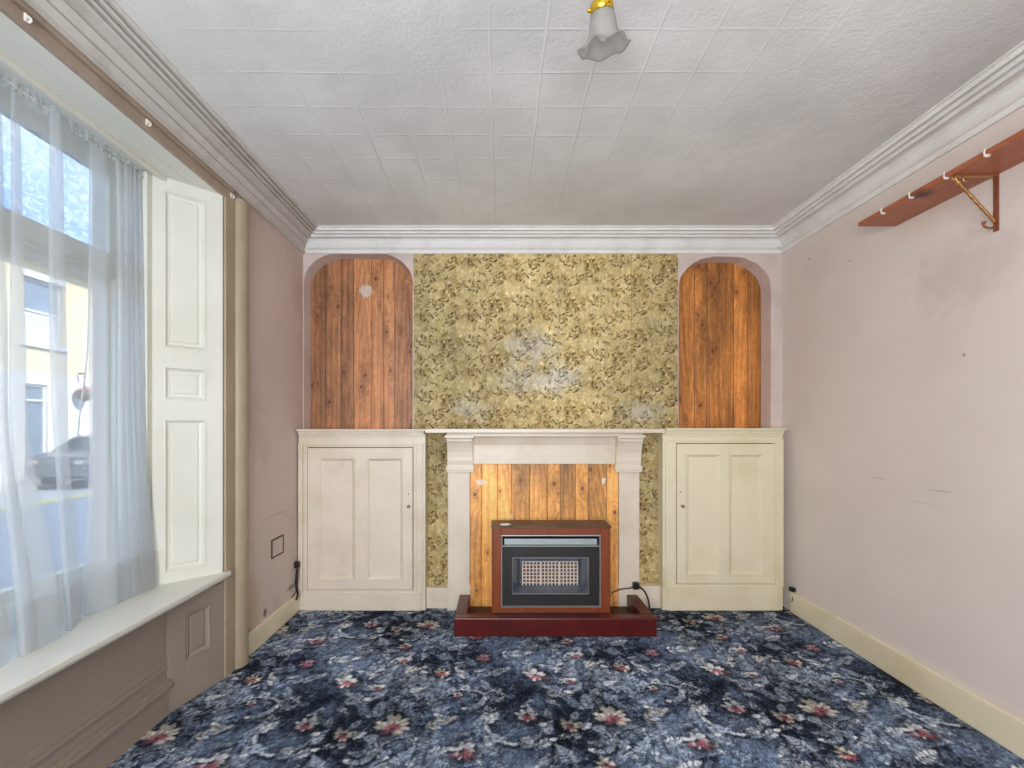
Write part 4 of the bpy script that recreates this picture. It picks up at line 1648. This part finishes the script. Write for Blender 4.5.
# black front with slot and firebox opening
g0, g1, g2, g3 = fx(512), fx(589), fz(594.5), fz(557.5)
s0, s1, s2, s3 = fx(503), fx(598.4), fz(545.6), fz(536.8)
bm = bmesh.new()
slab_with_holes(bm, a+.008, b-.008, c+.008, d-.008, YF+.004, YF+.014, [(g0, g1, g2, g3), (s0, s1, s2, s3)])
obj('front_panel', bm, M['black'], gf, bevel=.0015)
bm = bmesh.new()
bx(bm, a+.008, b-.008, YF+.15, YF+.155, c+.008, d-.008)
bx(bm, s0-.002, s1+.002, YF+.06, YF+.062, s2-.01, s3)
obj('firebox_back', bm, M['void'], gf)
bm = bmesh.new()
bx(bm, fx(504.3), fx(597.2), YF+.004, YF+.012, fz(545), fz(539))
obj('control_panel', bm, M['silver'], gf, bevel=.002)
bm = bmesh.new()
bx(bm, a+.006, b-.006, YF-.004, YF+.006, fz(546.6), fz(545.4))
obj('trim_strip', bm, M['chrome'], gf)
# bevelled firebox
r0, r1, r2, r3 = fx(523.5), fx(577.5), fz(586), fz(560)
bm = bmesh.new()
R_ = []
for (q0, q1, q2, q3, y) in ((g0, g1, g2, g3, YF+.002), (g0+.003, g1-.003, g2+.003, g3-.003, YF-.001), (g0+.006, g1-.006, g2+.006, g3-.006, YF+.006)):
    R_.append([bm.verts.new(v) for v in ((q0, y, q2), (q1, y, q2), (q1, y, q3), (q0, y, q3))])
for u, v in zip(R_, R_[1:]):
    for i in range(4):
        bm.faces.new((u[i], u[(i+1) % 4], v[(i+1) % 4], v[i]))
obj('glass_frame', bm, M['chrome'], gf)
bm = bmesh.new()
RY = YF+.085
R_ = []
for (q0, q1, q2, q3, y) in ((g0+.006, g1-.006, g2+.006, g3-.006, YF+.006), (r0-.02, r1+.02, r2-.01, r3+.004, RY)):
    R_.append([bm.verts.new(v) for v in ((q0, y, q2), (q1, y, q2), (q1, y, q3), (q0, y, q3))])
for i in range(4):
    bm.faces.new((R_[0][i], R_[0][(i+1) % 4], R_[1][(i+1) % 4], R_[1][i]))
bm.faces.new(R_[1])
obj('reflector', bm, M['reflector'], gf)
# three radiants, each a lattice in front of its scorched back
sc_ = RY/YF
w0 = (fx(522)*sc_, fx(577.5)*sc_)
zr0, zr1 = H-(585.5-CY)/F*RY, H-(561-CY)/F*RY
wd = (w0[1]-w0[0])/3
for k in range(3):
    a0, a1 = w0[0]+wd*k+.003, w0[0]+wd*(k+1)-.003
    bm = bmesh.new()
    bx(bm, a0, a1, RY-.006, RY-.002, zr0, zr1)
    rad = obj('radiant', bm, M['ceramic_back'], gf)
    bm = bmesh.new()
    for i in range(6):
        x = a0+(a1-a0)*i/5
        bx(bm, x-.0034, x+.0034, RY-.018, RY-.008, zr0, zr1)
    for j in range(8):
        z = zr0+(zr1-zr0)*j/7
        h_ = .0060 if j == 0 else .0025
        bx(bm, a0, a1, RY-.0165, RY-.0095, z-h_, z+h_)
    obj('lattice', bm, M['ceramic'], rad)
box('front_glass', M['fire_glass'], g0+.006, g1-.006, YF+.005, YF+.008, g2+.006, g3-.006, gf)

# plaster crumbs lying on the fire
bm = bmesh.new()
bmesh.ops.create_icosphere(bm, subdivisions=2, radius=.5)
rng = random.Random(2)
for v in bm.verts:
    v.co = Vector((v.co.x*.075*(1+rng.uniform(-.2, .2)), v.co.y*.03*(1+rng.uniform(-.3, .3)), v.co.z*.014*(1+rng.uniform(-.2, .2))))
for v in bm.verts:
    v.co += Vector((PX(505, 2.96), 2.945, Zt+.021))
tag(obj('plaster_flake', bm, M['plaster_bit']), 'curved white plaster flake lying on top of the gas fire', 'plaster flake')

# ------------------------------------------------------------------ cable and plug right of the fire
bm = bmesh.new()
yq = 3.15
tube(bm, spline([(PX(611, 3.13), 3.12, PZ(593, 3.12)), (PX(620, yq), yq, PZ(589.5, yq)), (PX(628, yq), yq, PZ(588.6, yq)), (PX(634, yq), yq, PZ(587, yq))], 8), .004, 8)
tube(bm, spline([(PX(637, yq), yq, PZ(585, yq)), (PX(645, yq), yq, PZ(592, yq)), (PX(650, 3.12), 3.14, PZ(603, 3.14)), (PX(651, 3.1), 3.13, PZ(610, 3.13)), (PX(655, 3.10), 3.12, 0.006), (PX(660, 3.1), 3.11, 0.006)], 8), .006, 8)
cab = tag(obj('power_cable', bm, M['rubber'], smooth=True), 'black cable looping from the gas fire over the hearth end to the carpet', 'cable')
bm = bmesh.new()
bx(bm, PX(633, yq), PX(638.5, yq), yq-.016, yq+.016, PZ(589, yq), PZ(582.5, yq))
bmesh.ops.create_cone(bm, cap_ends=True, segments=12, radius1=.016, radius2=.010, depth=.03,
                      matrix=Matrix.Translation((PX(637, yq), yq-.02, PZ(585, yq))) @ Matrix.Rotation(PI/2, 4, 'X'))
for dz in (-.008, .008):
    bx(bm, PX(638.5, yq), PX(638.5, yq)+.012, yq-.003, yq+.003, PZ(585, yq)+dz-.002, PZ(585, yq)+dz+.002)
obj('plug', bm, M['rubber'], cab, bevel=.002)

# small black junction box and wires by the window-side cupboard
yq = 3.165
bm = bmesh.new()
xj = XL+.012
bx(bm, xj-.012, xj+.020, yq-.03, yq, PZ(567, yq), PZ(561, yq))
bx(bm, xj-.008, xj+.002, yq-.036, yq-.03, PZ(566, yq), PZ(562, yq))
jb = tag(obj('junction_box', bm, M['rubber'], bevel=.003), 'small black junction box with dangling wires beside the window-side cupboard', 'junction box')
bm = bmesh.new()
tube(bm, spline([(xj+.010, yq-.02, PZ(567, yq)), (xj+.012, yq-.03, PZ(575, yq)), (xj+.006, yq-.035, PZ(584, yq)), (xj+.016, yq-.03, PZ(592, yq)), (xj+.010, yq-.04, PZ(598, yq))], 8), .007, 8)
tube(bm, spline([(xj+.006, yq-.02, PZ(567, yq)), (xj+.002, yq-.04, PZ(578, yq)), (xj+.012, yq-.045, PZ(588, yq)), (xj+.0, yq-.07, PZ(593, yq)), (xj-.006, yq-.12, PZ(601, yq))], 8), .003, 6)
obj('wire', bm, M['rubber'], jb, smooth=True)
# little dark socket stub at the right-hand cupboard foot
bm = bmesh.new()
xs_ = XR-.012
bx(bm, xs_-.018, xs_+.012, 3.13, 3.165, .152, .178)
bx(bm, xs_-.022, xs_-.018, 3.14, 3.155, .158, .172)
sb = tag(obj('cable_clip_box', bm, M['rubber'], bevel=.003), 'tiny black cable box low on the right wall beside the corner cupboard', 'junction box')
bm = bmesh.new()
tube(bm, spline([(xs_, 3.14, .152), (xs_-.006, 3.135, .12), (xs_+.0-.014, 3.13, .095), (xs_-.012, 3.14, .08)], 6), .0025, 6)
obj('wire', bm, M['rubber'], sb, smooth=True)

# blanked-off socket on the left wall
bm = bmesh.new()
ya, yb = 1.43*F/(CX-271), 1.43*F/(CX-283)
za_, zb_ = .470, .590
slab_with_holes(bm, ya, yb, za_, zb_, 0, .006, [(ya+.010, yb-.010, za_+.010, zb_-.010)], lambda p: Vector((XL+p.y, p.x, p.z)))
bp = tag(obj('blanking_plate', bm, mat('dark_plate_edge', (92, 74, 64), .7, .2, 20)), 'square painted-over socket blanking plate with dark rim on the left wall', 'socket plate')  # rim darker than the plate inside it
box('plate', M['wall_l'], XL, XL+.004, ya+.010, yb-.010, za_+.010, zb_-.010, bp)

# ------------------------------------------------------------------ shelf on the right wall
ZS = 2.345
sh = thing('wall_shelf', 'long varnished brown wooden shelf high on the right wall with white clips', 'shelf', (XR, 1.6, ZS))
bm = bmesh.new()
nY = 30
rings = []
y0, y1 = 0.35, 2.345
for i in range(nY+1):
    y = y0+(y1-y0)*i/nY
    rings.append([Vector((XR, y+.0, ZS)), Vector((1.876, y, ZS)), Vector((1.870, y, ZS+.006)), Vector((1.870, y, ZS+.018)), Vector((1.876, y, ZS+.022)), Vector((XR, y, ZS+.022))])
loft(bm, rings)
obj('board', bm, M['shelfwood'], sh)
def clip(y):
    bm = bmesh.new()
    tube(bm, spline([(1.885, y, ZS-.003), (1.872, y, ZS-.004), (1.866, y, ZS+.004), (1.866, y, ZS+.016), (1.868, y, ZS+.024)], 5), .0035, 6)
    bx(bm, 1.868, 1.884, y-.007, y+.007, ZS-.004, ZS)
    obj('clip', bm, M['plastic_white'], sh, smooth=True)
for y in (2.197, 2.047, 1.887, 1.73, 1.57, 1.41):
    clip(y)


def bracket(y):
    Yb = y
    bm = bmesh.new()
    bx(bm, XR-.006, XR, Yb-.010, Yb+.010, 2.112, ZS)
    b = obj('bracket', bm, M['copper'], sh, bevel=.002)
    b['label'] = 'coppery metal shelf bracket with twisted brass brace'
    bm = bmesh.new()
    bx(bm, 1.892, XR-.006, Yb-.008, Yb+.008, ZS-.008, ZS)
    tube(bm, spline([(1.892, Yb, ZS-.004), (1.884, Yb, ZS-.010), (1.886, Yb, ZS-.020), (1.896, Yb, ZS-.018)], 5), .005, 8)
    obj('arm', bm, M['brass'], b, bevel=.001)
    bm = bmesh.new()
    p0, p1 = Vector((1.905, Yb, ZS-.030)), Vector((XR-.008, Yb, 2.150))
    tube(bm, [p0.lerp(p1, k/40) for k in range(41)], .006, 8, rf=lambda t: .0052+.0018*abs(math.sin(t*PI*7)) if .25 < t < .8 else .006)
    bmesh.ops.create_icosphere(bm, subdivisions=2, radius=.010, matrix=Matrix.Translation(p0))
    tube(bm, spline([p0, (1.895, Yb, ZS-.018), (1.893, Yb, ZS-.006)], 4), .006, 8)
    # small scroll in the corner of arm and brace
    tube(bm, spline([(1.925, Yb, ZS-.010), (1.928, Yb, ZS-.024), (1.940, Yb, ZS-.026), (1.944, Yb, ZS-.016)], 6), .0045, 8)
    obj('brace', bm, M['brass'], b, smooth=True)
    bm = bmesh.new()
    pts = []
    for k in range(14):
        a = -PI*.05-PI*1.05*k/13
        pts.append((XR-.030+.026*math.cos(a), Yb, 2.142+.016*math.sin(a)))
    tube(bm, [(XR-.004, Yb, 2.150)]+pts, .0045, 8)
    bmesh.ops.create_icosphere(bm, subdivisions=2, radius=.008, matrix=Matrix.Translation(pts[-1]))
    obj('scroll_hook', bm, M['copper'], b, smooth=True)


bracket(1.867)
bracket(0.70)

# white hooks along the rail above the window
hk = []
for i, (y, lab) in enumerate(((1.34, 'small white hook over the window, nearest the camera and the frame corner'),
                              (1.80, 'small white hook on the rail over the window, middle one of three'),
                              (2.365, 'small white hook over the far end of the window, by the beige upright'))):
    bm = bmesh.new()
    bx(bm, XL+.020, XL+.026, y-.006, y+.006, 2.506, 2.530)
    tube(bm, spline([(XL+.024, y, 2.522), (XL+.034, y, 2.518), (XL+.037, y, 2.509), (XL+.030, y, 2.503)], 5), .0035, 8)
    o = obj('curtain_hook', bm, M['plastic_white'], smooth=False, bevel=.001)
    tag(o, lab, 'hook', 'white curtain hooks on the rail over the window')

# ------------------------------------------------------------------ pendant light
LX, LY = PX(600.5, 1.363), 1.363
pn = thing('pendant_light', 'frosted tulip glass ceiling light with brass gallery hanging from the ceiling', 'ceiling light', (LX, LY, ZC))
tilt = Matrix.Rotation(math.radians(-8), 3, 'Y') @ Matrix.Rotation(math.radians(16), 3, 'X')
top = Vector((LX+.003, LY, 2.585))


def TL(p):
    return top+tilt @ p


bm = bmesh.new()
tube(bm, [(LX, LY, ZC-.01), (LX+.001, LY, 2.64), (LX+.003, LY, 2.595)], .0035, 8)
obj('flex', bm, M['brass_bright'], pn, smooth=True)
bm = bmesh.new()
lathe(bm, [(.001, 0), (.045, 0), (.045, -.008), (.030, -.022), (.010, -.030), (.001, -.030)], c=(LX, LY, ZC), n=28)
obj('ceiling_rose', bm, M['plastic_white'], pn, smooth=True)
bm = bmesh.new()
lathe(bm, [(.001, .016), (.010, .014), (.016, .006), (.032, .0), (.035, -.006), (.035, -.024), (.033, -.026), (.030, -.022), (.030, -.004), (.001, -.002)], n=28, T=TL)
for k in range(3):
    a = k*2*PI/3+.9
    p = TL(Vector((.038*math.cos(a), .038*math.sin(a), -.013)))
    bmesh.ops.create_icosphere(bm, subdivisions=2, radius=.006, matrix=Matrix.Translation(p))
obj('gallery', bm, M['brass_bright'], pn, smooth=True)
bm = bmesh.new()
prof = [(.029, -.006), (.031, -.022), (.036, -.032), (.040, -.050), (.042, -.070), (.048, -.088), (.059, -.104), (.070, -.113), (.078, -.115)]
rings = []
n = 72
for th in (0, 1):
    seq = prof if th == 0 else prof[::-1]
    for (r, z) in seq:
        t_ = max(0, (-z-.05)/.072)
        ring = []
        for k in range(n):
            a = 2*PI*k/n
            wv = math.cos(6*a+.5)
            rr = r*(1+.05*wv*t_)-(.0025 if th else 0)
            zz = z+.007*wv*t_*t_+(.0 if not th else .001)
            ring.append(TL(Vector((rr*math.cos(a), rr*math.sin(a), zz))))
        rings.append(ring)
loft(bm, rings, cap=False)
obj('glass_shade', bm, M['tulip'], pn, smooth=True)
bm = bmesh.new()
lathe(bm, [(.001, -.004), (.014, -.004), (.015, -.035), (.012, -.036), (.001, -.037)], n=20, T=TL)
obj('lampholder', bm, M['plastic_white'], pn, smooth=True)
bm = bmesh.new()
lathe(bm, [(.001, -.034), (.011, -.036), (.013, -.050), (.016, -.064), (.017, -.080), (.012, -.094), (.001, -.099)], n=20, T=TL)
obj('bulb', bm, mat('unlit_candle_bulb', (226, 224, 220), .2, .02, 4), pn, smooth=True)

# ------------------------------------------------------------------ the street outside
GZ = -0.26
struct(box('ground_road', M['asphalt'], -12.2, -3.4, -12, 34, GZ-.3, GZ-.10))
struct(box('ground_pavement_near', M['paving'], -3.4, XO-.001, -12, 34, GZ-.3, GZ))
struct(box('ground_pavement_far', M['paving'], -13.5, -12.2, -12, 34, GZ-.3, GZ))
bm = bmesh.new()
bx(bm, -10.3, -9.9, -12, 34, GZ-.10, GZ-.096)  # strip of sunlit road, its sunlight given as yellow colour
ys = tag(obj('sunlit_strip', bm, M['yellow']), 'pale yellow painted strip standing for sunlit road outside the window', 'sunlit strip')

hs = thing('terraced_house', 'cream rendered two-storey house across the street, seen through the net curtain', 'house', (-13.5, 13, GZ))
XF = -13.5


def TFh(p):
    return Vector((XF+p.y, p.x, p.z))


wins = [(12.78, 13.92, 3.76, 5.62), (16.2, 17.3, 3.76, 5.62), (9.4, 10.5, 3.76, 5.62), (6.0, 7.1, 3.76, 5.62)]
doors = [(12.80, 13.45, GZ+.15, 2.55), (9.0, 10.5, .7, 2.4), (16.0, 17.5, .7, 2.4), (5.6, 7.1, .7, 2.4)]
bm = bmesh.new()
slab_with_holes(bm, -4, 28, 2.9, 6.25, -.35, 0, wins, TFh)
obj('upper_wall', bm, M['render_cream'], hs)
bm = bmesh.new()
slab_with_holes(bm, -4, 28, GZ, 2.9, -.35, 0.015, doors, TFh)
obj('lower_wall', bm, M['render_white'], hs)
bm = bmesh.new()
bx(bm, XF-.35, XF+.35, -4, 28, 6.25, 6.42)
bx(bm, XF+.25, XF+.38, -4, 28, 6.12, 6.25)
obj('gutter', bm, M['upvc'], hs)
bm = bmesh.new()
v = [bm.verts.new(p) for p in ((XF+.35, -4, 6.42), (XF+.35, 28, 6.42), (XF-3.5, 28, 8.6), (XF-3.5, -4, 8.6), (XF-7, 28, 6.42), (XF-7, -4, 6.42))]
bm.faces.new((v[0], v[1], v[2], v[3]))
bm.faces.new((v[3], v[2], v[4], v[5]))
bm.faces.new((v[0], v[3], v[5]))
bm.faces.new((v[1], v[4], v[2]))
bm.faces.new((v[0], v[5], v[4], v[1]))
obj('roof', bm, M['slate'], hs)
for (a, b, c, d) in wins:
    bm = bmesh.new()
    slab_with_holes(bm, a, b, c, d, -.16, -.08, [(a+.07, b-.07, c+.07, (c+d)/2-.03), (a+.07, b-.07, (c+d)/2+.03, d-.07)], TFh)
    bx(bm, a-.12, b+.12, -.10, .10, c-.14, c, TFh)
    bx(bm, a-.10, b+.10, -.08, .05, d, d+.18, TFh)
    wf = obj('window', bm, M['upvc'], hs)
    bm = bmesh.new()
    bx(bm, a+.06, b-.06, -.13, -.12, c+.06, d-.06, TFh)
    obj('pane', bm, M['dark_glass'], wf)
    bm = bmesh.new()
    bx(bm, a+.07, b-.07, -.119, -.117, c+.07, (c+d)/2-.03, TFh)
    obj('net', bm, M['lace'], wf)
for i, (a, b, c, d) in enumerate(doors):
    bm = bmesh.new()
    slab_with_holes(bm, a, b, c, d, -.16, -.06, [(a+.07, b-.07, c+(.03 if i == 0 else .07), d-.5), (a+.07, b-.07, d-.44, d-.07)], TFh)
    wf = obj('door_frame' if i == 0 else 'window', bm, M['upvc'], hs)
    bm = bmesh.new()
    bx(bm, a+.06, b-.06, -.13, -.12, c+.02, d-.06, TFh)
    obj('door_leaf' if i == 0 else 'pane', bm, M['door_blue'] if i == 0 else M['dark_glass'], wf)
# security light on the wall
bm = bmesh.new()
yb = 13.5*F/(CX-76)
bx(bm, XF+.08, XF+.30, yb-.03, yb+.03, 2.98, 3.02)
tube(bm, [(XF+.28, yb, 3.0), (XF+.28, yb, 2.5)], .012, 6)
hb = thing('hanging_basket', 'brown hanging basket with pink blooms on the white wall across the street', 'hanging basket', (XF+.28, yb, 2.3))
obj('wall_bracket', bm, M['tyre'], hb)
bm = bmesh.new()
lathe(bm, [(.01, -.30), (.12, -.27), (.20, -.16), (.23, 0), (.20, .03), (.01, .05)], c=(XF+.28, yb, 2.42), n=20)
obj('basket', bm, M['basket'], hb, smooth=True)
bm = bmesh.new()
rng = random.Random(8)
for k in range(34):
    a, q = rng.uniform(0, 6.28), rng.uniform(0, .24)
    bmesh.ops.create_icosphere(bm, subdivisions=1, radius=rng.uniform(.03, .06),
                               matrix=Matrix.Translation((XF+.28+q*math.cos(a), yb+q*math.sin(a), 2.46+rng.uniform(-.05, .12))))
obj('blooms', bm, M['petals'], hb)


# parked car
def car(y0, xc):
    root = thing('car', 'dark grey parked hatchback at the far kerb, glimpsed through the net curtain', 'car', (xc, y0+2.0, GZ-.10))
    zb = GZ-.10
    bm = bmesh.new()
    prof = [(0.0, .35), (0.02, .70), (.12, .88), (.55, .96), (.70, .98), (1.25, 1.38), (1.9, 1.45), (2.9, 1.42), (3.5, 1.25), (3.88, .95), (3.98, .70), (3.98, .32),
            (3.5, .26), (.4, .26)]
    W = .84
    sec = ((-W, .93), (-W+.04, 1.0), (W-.04, 1.0), (W, .93))

    def inset(z):
        return 0 if z < .98 else (z-.98)*.32
    rings = []
    for (f, s_) in ((-1, .96), (-.97, 1.0), (.97, 1.0), (1, .96)):
        ring = []
        for (l, z) in prof:
            zz = .6+(z-.6)*s_
            ll = 2+(l-2)*(s_*.98+.02)
            ring.append(Vector((xc+f*(W-inset(z)), y0+ll, zb+zz)))
        rings.append(ring)
    loft(bm, rings)
    obj('body', bm, M['car'], root, bevel=.02)
    # side glass, both flanks, and screens
    for sg in (-1, 1):
        bm = bmesh.new()
        for pts in (((1.0, 1.02), (1.38, 1.34), (1.95, 1.38), (1.95, 1.02)), ((2.03, 1.02), (2.03, 1.38), (2.8, 1.36), (3.3, 1.20), (3.45, 1.02))):
            r = []
            for off in (-.004, .006):
                r.append([Vector((xc+sg*(W-inset(z)+off+.001), y0+l, zb+z)) for l, z in pts])
            loft(bm, r)
        obj('side_window', bm, M['car_glass'], root)
    bm = bmesh.new()
    r = [[Vector((xc-.62, y0+.76, zb+1.035)), Vector((xc+.62, y0+.76, zb+1.035)), Vector((xc+.56, y0+1.22, zb+1.375)), Vector((xc-.56, y0+1.22, zb+1.375))],
         [Vector((xc-.62, y0+.80, zb+1.02)), Vector((xc+.62, y0+.80, zb+1.02)), Vector((xc+.56, y0+1.26, zb+1.36)), Vector((xc-.56, y0+1.26, zb+1.36))]]
    loft(bm, r)
    obj('windscreen', bm, M['car_glass'], root)
    for sx in (-1, 1):
        for l in (.75, 3.25):
            bm = bmesh.new()
            T_ = lambda p, sx=sx, l=l: Vector((xc+sx*(W-.16+p.z), y0+l+p.x, zb+.31+p.y))
            lathe(bm, [(.18, 0), (.29, 0), (.31, .03), (.31, .15), (.29, .18), (.19, .18), (.18, .15)], n=24, T=T_)
            wh = obj('wheel', bm, M['tyre'], root, smooth=True)
            bm = bmesh.new()
            lathe(bm, [(.01, .12), (.19, .12), (.19, .165), (.15, .15), (.05, .15), (.01, .17)], n=24, T=T_)
            obj('hub', bm, M['alloy'], wh)
        bm = bmesh.new()
        bx(bm, xc+sx*.62-.12, xc+sx*.62+.12, y0-.005, y0+.12, zb+.66, zb+.78)
        obj('headlamp', bm, M['alloy'], root, bevel=.02)


car(11.75, -11.6)
